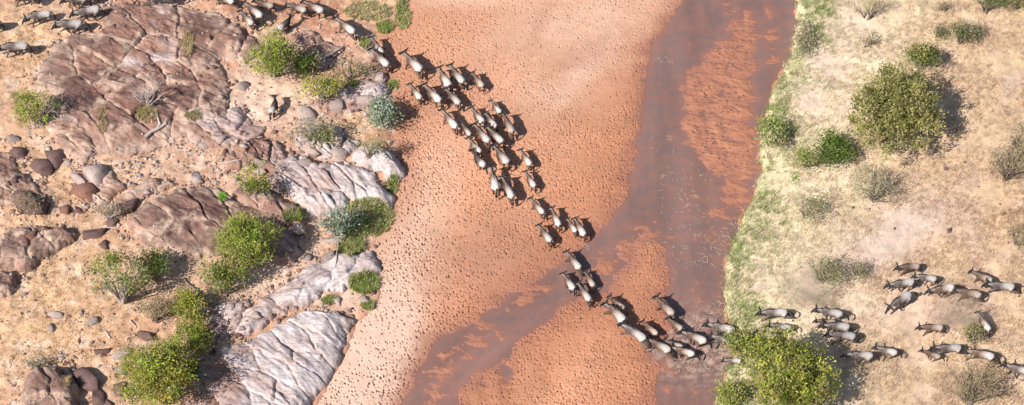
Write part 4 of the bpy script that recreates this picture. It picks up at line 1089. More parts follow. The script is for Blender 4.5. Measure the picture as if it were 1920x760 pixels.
tussock(552, 404, 22, 11, [(.34, .36, .15), (.26, .32, .09), (.5, .44, .27)], 'yellow green tuft of long blades behind the mauve flat block', 130, .5, 7)
tussock(737, 158, 10, 9, TG, 'small green tuft at the sand edge above the blue grey shrub', 60, .28, 8)
tussock(683, 80, 9, 10, TG, 'dark green tuft beside the path close to the calf', 60, .28, 9)
tussock(662, 157, 10, 7, TG, 'little green tuft under the thin scrub along the path', 50, .25, 10)
tussock(755, 26, 14, 30, TM, 'green grass strip along the sand edge at the top of the view', 200, .30, 16)
tussock(722, 50, 16, 12, TG, 'green grass patch at the sand edge beside the climbing wildebeest', 170, .3, 17)
tussock(690, 20, 44, 18, TM[2:] + TM[4:], 'patchy green grass in the pale meadow at the top of the view', 240, .3, 18)
tussock(352, 82, 8, 22, [(.56, .46, .26), (.48, .38, .2)], 'golden dry tuft growing on the largest rock dome', 70, .45, 11)
tussock(275, 215, 20, 14, [(.50, .40, .22), (.36, .32, .14), (.58, .47, .28)], 'straw tuft around the foot of the leafless bush', 110, .35, 12)
tussock(362, 216, 16, 9, [(.46, .38, .22), (.38, .34, .17)], 'grey straw tuft right of the crooked log', 70, .3, 13)
tussock(190, 225, 8, 30, [(.54, .42, .25), (.46, .36, .2)], 'line of straw along the joint of the largest rock dome', 70, .3, 14)
tussock(126, 716, 6, 6, [(.54, .42, .24), (.46, .35, .2)], 'straw tuft between the blocks of the big split boulder', 60, .4, 15)

# drifting straw on the water
def drift():
    r = np.random.default_rng(88); V = []; n = 0
    spots = [(1245, 112, 14, 12, 12), (1280, 395, 40, 30, 24), (1300, 415, 60, 40, 22), (1335, 445, 30, 40, 18), (1325, 485, 22, 22, 16), (1358, 500, 14, 60, 36), (1280, 345, 50, 30, 24), (1345, 590, 25, 40, 60),
             (1374, 665, 24, 40, 80), (1350, 690, 40, 20, 26), (1240, 480, 60, 60, 24), (1400, 310, 12, 60, 30), (1250, 700, 60, 40, 16), (1385, 440, 20, 30, 60), (1240, 290, 40, 80, 14), (1300, 460, 60, 80, 30), (1375, 700, 20, 40, 90), (1290, 690, 80, 14, 12)]
    for u, v, su, sv, k in spots:
        x, y = unproj(r.normal(u, su * .7, k), r.normal(v, sv * .6, k), np.full(k, .01))
        for i in range(k):
            L = r.uniform(.05, .22); a = r.normal(2.5, .8); w = r.uniform(.005, .013)
            ca, sa = math.cos(a) * L, math.sin(a) * L; nx_, ny_ = -math.sin(a) * w, math.cos(a) * w
            z0 = .03 + .03 * r.random(); p = np.array([x[i], y[i], z0])
            kx = r.normal(0, .25) * L
            pts = [p + (-ca, -sa, 0), p + (kx, -kx, .02), p + (ca, sa, 0)]
            for q in pts: V += [q + (nx_, ny_, 0), q - (nx_, ny_, 0)]
            n += 1
    F = []
    for i in range(n):
        b_ = i * 6; F += [(b_, b_ + 1, b_ + 3, b_ + 2), (b_ + 2, b_ + 3, b_ + 5, b_ + 4)]
    tag(link('floating_straw', mesh_np('floating_straw', V, F, M['straw'])), 'broken straw and reeds drifting on the brown water', 'straw', kind='stuff')
drift()

# churned water: foam flecks lying on the surface and drops thrown up by the legs
def spray():
    r = np.random.default_rng(99)
    P, F = stone_mesh('d', 5, 1, 2)
    V, FF, n0 = [], [], 0
    for (u, v, su, sv, k, hmax) in ((1262, 667, 26, 7, 150, .35), (1300, 672, 30, 8, 170, .35), (1335, 655, 26, 10, 170, .4), (1282, 612, 14, 5, 60, .3), (1345, 640, 24, 7, 110, .4), (1225, 655, 14, 5, 50, .3),
                                    (1380, 668, 22, 14, 120, .4), (1310, 690, 50, 8, 120, .05), (1300, 600, 30, 10, 60, .1), (1090, 505, 14, 8, 40, .25), (1070, 545, 10, 6, 30, .2), (1100, 465, 10, 5, 24, .2), (1265, 592, 12, 4, 50, .3)):
        x, y = unproj(r.normal(u, su * .6, k), r.normal(v, sv * .7, k), np.full(k, .02))
        for i in range(k):
            if r.random() < .6: s = np.array((r.uniform(.03, .13), r.uniform(.008, .022), .008)); z = .04
            else: s = np.repeat(r.uniform(.008, .02), 3); z = .05 + hmax * r.random() ** 2
            a = r.normal(.2, .6); ca, sa = math.cos(a), math.sin(a); q = P * s
            V.append(np.stack([q[:, 0] * ca - q[:, 1] * sa + x[i], q[:, 0] * sa + q[:, 1] * ca + y[i], q[:, 2] + z], 1)); FF.append(F + n0); n0 += len(P)
    m, nt, b = new_mat('foam', .5, .3); b.inputs['Base Color'].default_value = (.46, .36, .31, 1)
    tag(link('spray', mesh_np('spray', np.concatenate(V), np.concatenate(FF), m, smooth=True)), 'foam and drops of muddy water churned up by the running wildebeest', 'spray', kind='stuff')
spray()
# ------------------------------------------------------------------ wildebeest
def ring_tube(stations, n=14, cap=True):
    """closed loft through ellipses: stations (x, y, z, half-width, half-height, ax, ay, az = direction of travel)"""
    V, F = [], []
    k = len(stations)
    P = np.array([s[:3] for s in stations], float)
    for i, s in enumerate(stations):
        t = P[min(i + 1, k - 1)] - P[max(i - 1, 0)]; t /= np.linalg.norm(t)
        side = np.cross((0, 0, 1.0), t)
        if np.linalg.norm(side) < 0.2: side = np.array((0, 1.0, 0))
        side /= np.linalg.norm(side); up = np.cross(t, side)
        for j in range(n):
            th = 2 * math.pi * j / n
            V.append(P[i] + side * s[3] * math.cos(th) + up * s[4] * math.sin(th))
    for i in range(k - 1):
        for j in range(n):
            F.append((i * n + j, i * n + (j + 1) % n, (i + 1) * n + (j + 1) % n, (i + 1) * n + j))
    F.append(tuple(range(n))[::-1]); F.append(tuple((k - 1) * n + j for j in range(n)))
    return V, F

def limb(pts, rad, n=10):
    return ring_tube([(*p, r, r) for p, r in zip(pts, rad)], n)

# legs: foot offsets (forward, lift) for fore-left, fore-right, hind-left, hind-right
GAITS = {
    'stand': ((0.02, 0), (-0.02, 0), (0.0, 0), (-0.05, 0)),
    'walk_a': ((0.32, 0), (-0.30, .05), (-0.34, .03), (0.26, 0)),
    'walk_b': ((-0.28, .05), (0.32, 0), (0.24, 0), (-0.36, .03)),
    'run_a': ((0.58, .16), (0.36, .05), (-0.60, .12), (-0.42, .03)),
    'run_b': ((-0.30, .10), (-0.06, .18), (0.40, .03), (0.20, .10)),
}
def wb_parts(gait, low):
    """overlapping closed lofts of the animal, head to the +x side; low 0..1 lowers the head"""
    parts = []
    parts.append(ring_tube([(-.80, 0, 1.00, .06, .09), (-.74, 0, .99, .155, .19), (-.62, 0, .98, .215, .25), (-.42, 0, .965, .245, .28), (-.15, 0, .95, .248, .30), (.12, 0, .955, .24, .325),
                            (.34, 0, .985, .222, .365), (.50, 0, 1.0, .195, .355), (.63, 0, 1.02, .145, .29), (.72, 0, 1.03, .08, .18)], 18))
    hz = 1.17 - 0.42 * low
    nz_ = 1.10 - .12 * low
    parts.append(ring_tube([(.38, 0, 1.08, .16, .27), (.58, 0, nz_, .142, .24), (.80, 0, (nz_ + hz) / 2 + .01, .112, .18), (1.02, 0, hz, .092, .13), (1.12, 0, hz + .01, .065, .085)], 14))
    parts.append(ring_tube([(1.07, 0, hz + .06, .07, .06), (1.14, 0, hz + .02, .105, .11), (1.24, 0, hz - .11, .095, .10), (1.34, 0, hz - .25, .066, .074), (1.41, 0, hz - .36, .066, .064), (1.44, 0, hz - .42, .05, .045)], 12))
    for s in (-1, 1):
        parts.append(ring_tube([(1.08, s * .06, hz + .04, .03, .03), (1.05, s * .16, hz + .04, .06, .032), (1.0, s * .30, hz - .01, .016, .013)], 8))
    g = GAITS[gait]
    for i, s in ((0, 1), (1, -1)):
        fx, fl = g[i]
        sh = (.44, s * .13, .92); el = (.40 + fx * .25, s * .15, .70 + fl * .2); kn = (.44 + fx * .62 + fl * .5, s * .135, .40 + fl * .8); ft = (.42 + fx + (-.25 * fl), s * .125, .11 + fl); hf = (.45 + fx - fl * .3, s * .125, .0 + fl)
        parts.append(limb([sh, el, kn, ft, hf], [.15, .105, .060, .044, .052]))
    for i, s in ((2, 1), (3, -1)):
        fx, fl = g[i]
        hp = (-.52, s * .12, .98); st = (-.42 + fx * .25, s * .165, .70 + fl * .2); hk = (-.64 + fx * .75 - fl * .2, s * .14, .44 + fl * .6); ft = (-.56 + fx, s * .13, .11 + fl); hf = (-.53 + fx, s * .13, .0 + fl)
        parts.append(limb([hp, st, hk, ft, hf], [.19, .14, .064, .046, .052]))
    return parts, hz

def turn(V, yaw):
    """swing neck and head sideways"""
    V = np.asarray(V, float).copy()
    w = sstep(.35, 1.08, V[:, 0]) * yaw
    dx = V[:, 0] - .45; dy = V[:, 1]
    V[:, 0] = .45 + dx * np.cos(w) - dy * np.sin(w); V[:, 1] = dx * np.sin(w) + dy * np.cos(w)
    return V

COATS = {   # back, flank, rump, face/legs
    'silver': ((.33, .29, .27), (.15, .115, .10), (.42, .375, .35), (.03, .024, .024), (.11, .072, .054)),
    'cream': ((.34, .28, .24), (.15, .09, .063), (.52, .46, .42), (.03, .024, .024), (.11, .066, .046)),
    'tan': ((.25, .18, .14), (.15, .092, .064), (.38, .31, .265), (.04, .03, .028), (.13, .08, .052)),
    'dark': ((.085, .06, .052), (.055, .04, .036), (.46, .41, .39), (.03, .024, .024), (.06, .04, .034)),
}
def coat(V, name, hz, seed):
    back, flank, rump, face, leg = [np.array(c) for c in COATS[name]]
    x, y, z = V[:, 0], V[:, 1], V[:, 2]
    n = perlin(x * 5 + seed, z * 5 + y * 4, seed)
    c = mixc(flank, back, sstep(.86, 1.20, z + .05 * n))
    c = mixc(c, rump, sstep(-.12, -.46, x + .14 * n) * sstep(.84, 1.02, z))
    # rust shoulder, front half darkened with painted side shadow, and dark vertical brindle
    sho = sstep(-.05, .30, x) * sstep(.80, .60, x)
    c = mixc(c, flank * 1.0, sho * (.72 + .25 * (np.abs(y) > .09)))
    c = mixc(c, back * .8, sho * (np.abs(y) < .07) * (np.abs(y) > .04) * .5)
    br = (np.sin(x * 42 + 2 * n) > .35) & (x > .08) & (x < .92) & (z > .70) & (z < 1.26)
    c = mixc(c, face * 1.5, br * (.4 + .25 * (z < 1.1)))
    c = mixc(c, back * .75, sstep(.64, .8, x) * (np.abs(y) > .05) * .5)
    neck = sstep(.60, .74, x) * sstep(1.10, 1.0, x)
    c = mixc(c, back * .7, neck * sstep(hz - .25, hz, z) * .7)
    c = mixc(c, face, sstep(1.12, 1.20, x + .03 * n))
    c = mixc(c, back * .9, ((x > 1.02) & (x < 1.15) & (np.abs(y) < .06) & (z > hz + .03)) * .6)
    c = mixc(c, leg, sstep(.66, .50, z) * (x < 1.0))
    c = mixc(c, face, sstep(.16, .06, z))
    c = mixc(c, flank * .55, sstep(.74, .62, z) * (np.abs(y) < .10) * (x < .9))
    c = mixc(c, face * 1.6, (np.abs(y) < .04) * sstep(-.1, .2, x) * (z > 1.12) * .8)
    c = c * (1 + .10 * n)[:, None]
    return np.clip(c, .01, .7)

def voxelize(parts):
    V, F, n = [], [], 0
    for v, f in parts:
        V += [tuple(p) for p in v]; F += [tuple(i + n for i in q) for q in f]; n += len(v)
    me = bpy.data.meshes.new('tmp'); me.from_pydata(V, [], F); me.update()
    o = bpy.data.objects.new('tmp', me); COL.objects.link(o)
    rm = o.modifiers.new('r', 'REMESH'); rm.mode = 'VOXEL'; rm.voxel_size = 0.026
    sm = o.modifiers.new('s', 'SMOOTH'); sm.factor = .5; sm.iterations = 4
    dc = o.modifiers.new('d', 'DECIMATE'); dc.ratio = 0.28
    dg = bpy.context.evaluated_depsgraph_get(); dg.update()
    out = bpy.data.meshes.new_from_object(o.evaluated_get(dg))
    P = np.empty(len(out.vertices) * 3, np.float32); out.vertices.foreach_get('co', P)
    out.calc_loop_triangles()
    T = np.empty(len(out.loop_triangles) * 3, np.int32); out.loop_triangles.foreach_get('vertices', T)
    bpy.data.objects.remove(o); bpy.data.meshes.remove(me); bpy.data.meshes.remove(out)
    return P.reshape(-1, 3).astype(float), T.reshape(-1, 3)

def hide_mat(name, rough, spec):
    m, nt, b = new_mat(name, rough, spec)
    cn = N(nt, 'ShaderNodeVertexColor', layer_name='Col'); oi = N(nt, 'ShaderNodeObjectInfo')
    r = N(nt, 'ShaderNodeMapRange'); r.inputs['To Min'].default_value = .82; r.inputs['To Max'].default_value = 1.12
    nt.links.new(oi.outputs['Random'], r.inputs['Value'])
    nz = N(nt, 'ShaderNodeTexNoise'); nz.inputs['Scale'].default_value = 16; nz.inputs['Detail'].default_value = 4
    tc = N(nt, 'ShaderNodeTexCoord'); nt.links.new(tc.outputs['Object'], nz.inputs['Vector'])
    r2 = N(nt, 'ShaderNodeMapRange'); r2.inputs['From Min'].default_value = .3; r2.inputs['From Max'].default_value = .7; r2.inputs['To Min'].default_value = .7; r2.inputs['To Max'].default_value = 1.3
    nt.links.new(nz.outputs['Fac'], r2.inputs['Value'])
    mm = N(nt, 'ShaderNodeMath', operation='MULTIPLY'); nt.links.new(r.outputs[0], mm.inputs[0]); nt.links.new(r2.outputs[0], mm.inputs[1])
    # brindled bars over neck and shoulder
    wv_ = N(nt, 'ShaderNodeTexWave', bands_direction='X'); wv_.inputs['Scale'].default_value = 5.5; wv_.inputs['Distortion'].default_value = 5.0; wv_.inputs['Detail'].default_value = 2
    nt.links.new(tc.outputs['Object'], wv_.inputs['Vector'])
    sx = N(nt, 'ShaderNodeSeparateXYZ'); nt.links.new(tc.outputs['Object'], sx.inputs[0])
    fr = N(nt, 'ShaderNodeMapRange'); fr.inputs['From Min'].default_value = -.05; fr.inputs['From Max'].default_value = .35; fr.inputs['To Max'].default_value = .40
    nt.links.new(sx.outputs['X'], fr.inputs['Value'])
    wr = N(nt, 'ShaderNodeMapRange'); wr.inputs['From Min'].default_value = .35; wr.inputs['From Max'].default_value = .8; nt.links.new(wv_.outputs['Fac'], wr.inputs['Value'])
    bm_ = N(nt, 'ShaderNodeMath', operation='MULTIPLY'); nt.links.new(fr.outputs[0], bm_.inputs[0]); nt.links.new(wr.outputs[0], bm_.inputs[1])
    iv = N(nt, 'ShaderNodeMath', operation='SUBTRACT'); iv.inputs[0].default_value = 1.0; nt.links.new(bm_.outputs[0], iv.inputs[1])
    m2 = N(nt, 'ShaderNodeMath', operation='MULTIPLY'); nt.links.new(mm.outputs[0], m2.inputs[0]); nt.links.new(iv.outputs[0], m2.inputs[1]); mm = m2
    v = N(nt, 'ShaderNodeVectorMath', operation='SCALE'); nt.links.new(cn.outputs[0], v.inputs[0]); nt.links.new(mm.outputs[0], v.inputs['Scale'])
    nt.links.new(v.outputs[0], b.inputs['Base Color'])
    return m
M['hide'] = hide_mat('hide', .75, .15)
m, nt, b = new_mat('horn', .4, .4); b.inputs['Base Color'].default_value = (.03, .026, .027, 1); M['horn'] = m
m, nt, b = new_mat('black_hair', .7, .2); b.inputs['Base Color'].default_value = (.022, .018, .018, 1); M['hair'] = m
m, nt, b = new_mat('brown_hair', .8, .2); b.inputs['Base Color'].default_value = (.10, .07, .055, 1); M['beard'] = m

BODY = {}; SC = []
def herd_meshes(gait, low, yaw):
    key = (gait, low, yaw)
    if key in BODY: return BODY[key]
    parts, hz = wb_parts(gait, low)
    P, T = voxelize(parts)
    d = {}
    for ck in COATS:
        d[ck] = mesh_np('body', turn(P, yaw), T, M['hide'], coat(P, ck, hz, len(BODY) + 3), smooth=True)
    horns = []
    for s in (-1, 1):
        pts = [(1.11, s * .03, hz + .10), (1.11, s * .14, hz + .12), (1.13, s * .25, hz + .08), (1.14, s * .33, hz + .12), (1.12, s * .335, hz + .21), (1.10, s * .27, hz + .29)]
        v, f = ring_tube([(*p, r, r) for p, r in zip(pts, (.068, .064, .052, .044, .034, .010))], 7)
        me = bpy.data.meshes.new('horn'); me.from_pydata([tuple(p) for p in turn(v, yaw)], [], f); me.materials.append(M['horn'])
        me.polygons.foreach_set('use_smooth', [True] * len(me.polygons)); me.update(); horns.append(me)
    d['horns'] = horns
    # mane: a ragged upright crest from the withers to the poll
    r = np.random.default_rng(len(BODY)); V, F = [], []
    k = 11
    nz_ = 1.10 - .12 * low
    for i in range(k):
        t = i / (k - 1); x = .24 + t * .86
        zt = np.interp(x, (.24, .42, .58, .80, 1.02, 1.12), (1.30, 1.335, nz_ + .21, (nz_ + hz) / 2 + .155, hz + .105, hz + .10))
        h = .075 * math.sin(math.pi * min(1, .25 + t * .7)) * r.uniform(.7, 1.2)
        V += [(x, -.062, zt - .05), (x, r.normal(-.02, .035), zt + h * 1.3), (x, .062, zt - .05)]
    for i in range(k - 1):
        a = i * 3; F += [(a, a + 3, a + 4, a + 1), (a + 1, a + 4, a + 5, a + 2), (a, a + 2, a + 5, a + 3)]
    F += [(0, 1, 2), (3 * k - 1, 3 * k - 2, 3 * k - 3)]
    me = bpy.data.meshes.new('mane'); me.from_pydata([tuple(p) for p in turn(V, yaw)], [], F); me.materials.append(M['hair']); me.update(); d['mane'] = me
    # beard: thin fringe under the throat
    V, F = [], []
    for i in range(7):
        t = i / 6; x = .70 + t * .54; zb = np.interp(t, (0, .6, 1), (nz_ - .20, hz - .12, hz - .22))
        V += [(x, -.022, zb + .05), (x, r.normal(0, .015), zb - .20 * math.sin(math.pi * (.15 + .7 * t)) * r.uniform(.8, 1.2)), (x, .022, zb + .05)]
    for i in range(6):
        a = i * 3; F += [(a, a + 1, a + 4, a + 3), (a + 1, a + 2, a + 5, a + 4), (a, a + 3, a + 5, a + 2)]
    F += [(2, 1, 0), (18, 19, 20)]
    me = bpy.data.meshes.new('beard'); me.from_pydata([tuple(p) for p in turn(V, yaw)], [], F); me.materials.append(M['beard']); me.update(); d['beard'] = me
    # tail: short dock with a long black tassel, streaming when running
    run = gait.startswith('run')
    pts = [(-.77, 0, 1.10), (-.85, .01, 1.02), (-.93, .03, .86), (-.97, .05, .66), (-.98, .06, .44), (-.97, .07, .30)]
    if run: pts = [(-.77, 0, 1.10), (-.90, .02, 1.09), (-1.04, .05, 1.0), (-1.16, .07, .84), (-1.24, .08, .64), (-1.27, .10, .48)]
    v, f = ring_tube([(*p, q, q) for p, q in zip(pts, (.04, .036, .045, .075, .065, .015))], 7)
    me = bpy.data.meshes.new('tail'); me.from_pydata([tuple(p) for p in v], [], f); me.materials.append(M['hair'])
    me.polygons.foreach_set('use_smooth', [True] * len(me.polygons)); me.update(); d['tail'] = me
    d['hz'] = hz
    BODY[key] = d
    return d

def wildebeest(pu, pv, tu, tv, label, group, gait='walk_a', coat_='cream', low=0.0, yaw=0.0, s=None, sink=0.0):
    """poll and tail root at photograph pixels"""
    d = herd_meshes(gait, low, yaw)
    hz = d['hz'] + .08
    sc = 1.0
    for _ in range(3):
        x, y, z0 = place((pu + tu) / 2, (pv + tv) / 2, 1.12 * sc)
        g = z0[0] - sink
        hx, hy = unproj(pu, pv, g + hz * sc); tx, ty = unproj(tu, tv, g + 1.10 * sc)
        L = math.hypot(hx[0] - tx[0], hy[0] - ty[0])
        hxl = .45 + .66 * math.cos(yaw); hyl = .66 * math.sin(yaw)
        sc = s if s else min(1.16, max(.62, L / math.hypot(hxl + .77, hyl)))
    a = math.atan2(hy[0] - ty[0], hx[0] - tx[0]) - math.atan2(hyl, hxl + .77)
    mx, my = (hx[0] + tx[0]) / 2, (hy[0] + ty[0]) / 2
    lx, ly = (hxl - .77) / 2 * sc, hyl / 2 * sc
    px = mx - (lx * math.cos(a) - ly * math.sin(a)); py = my - (lx * math.sin(a) + ly * math.cos(a))
    # level with the ground under fore and hind feet
    gf = gq(px + .42 * sc * math.cos(a), py + .42 * sc * math.sin(a)); gh = gq(px - .55 * sc * math.cos(a), py - .55 * sc * math.sin(a))
    root = empty('wildebeest', (px, py, float(min(gf, gh) + .3 * abs(gf - gh)) - sink - .02))
    pitch = -math.atan2(float(gf - gh), .97 * sc)
    root.rotation_euler = (0, max(-.25, min(.25, pitch)) * .7, a)
    SC.append(sc)
    root.scale = (sc, sc * rng.uniform(1.04, 1.18), sc * rng.uniform(1.0, 1.06))
    link('body', d[coat_], root)
    for me in d['horns']: link('horn', me, root)
    link('mane', d['mane'], root); link('beard', d['beard'], root)
    t = link('tail', d['tail'], root); 
    tag(root, label, 'wildebeest', group)
    return root

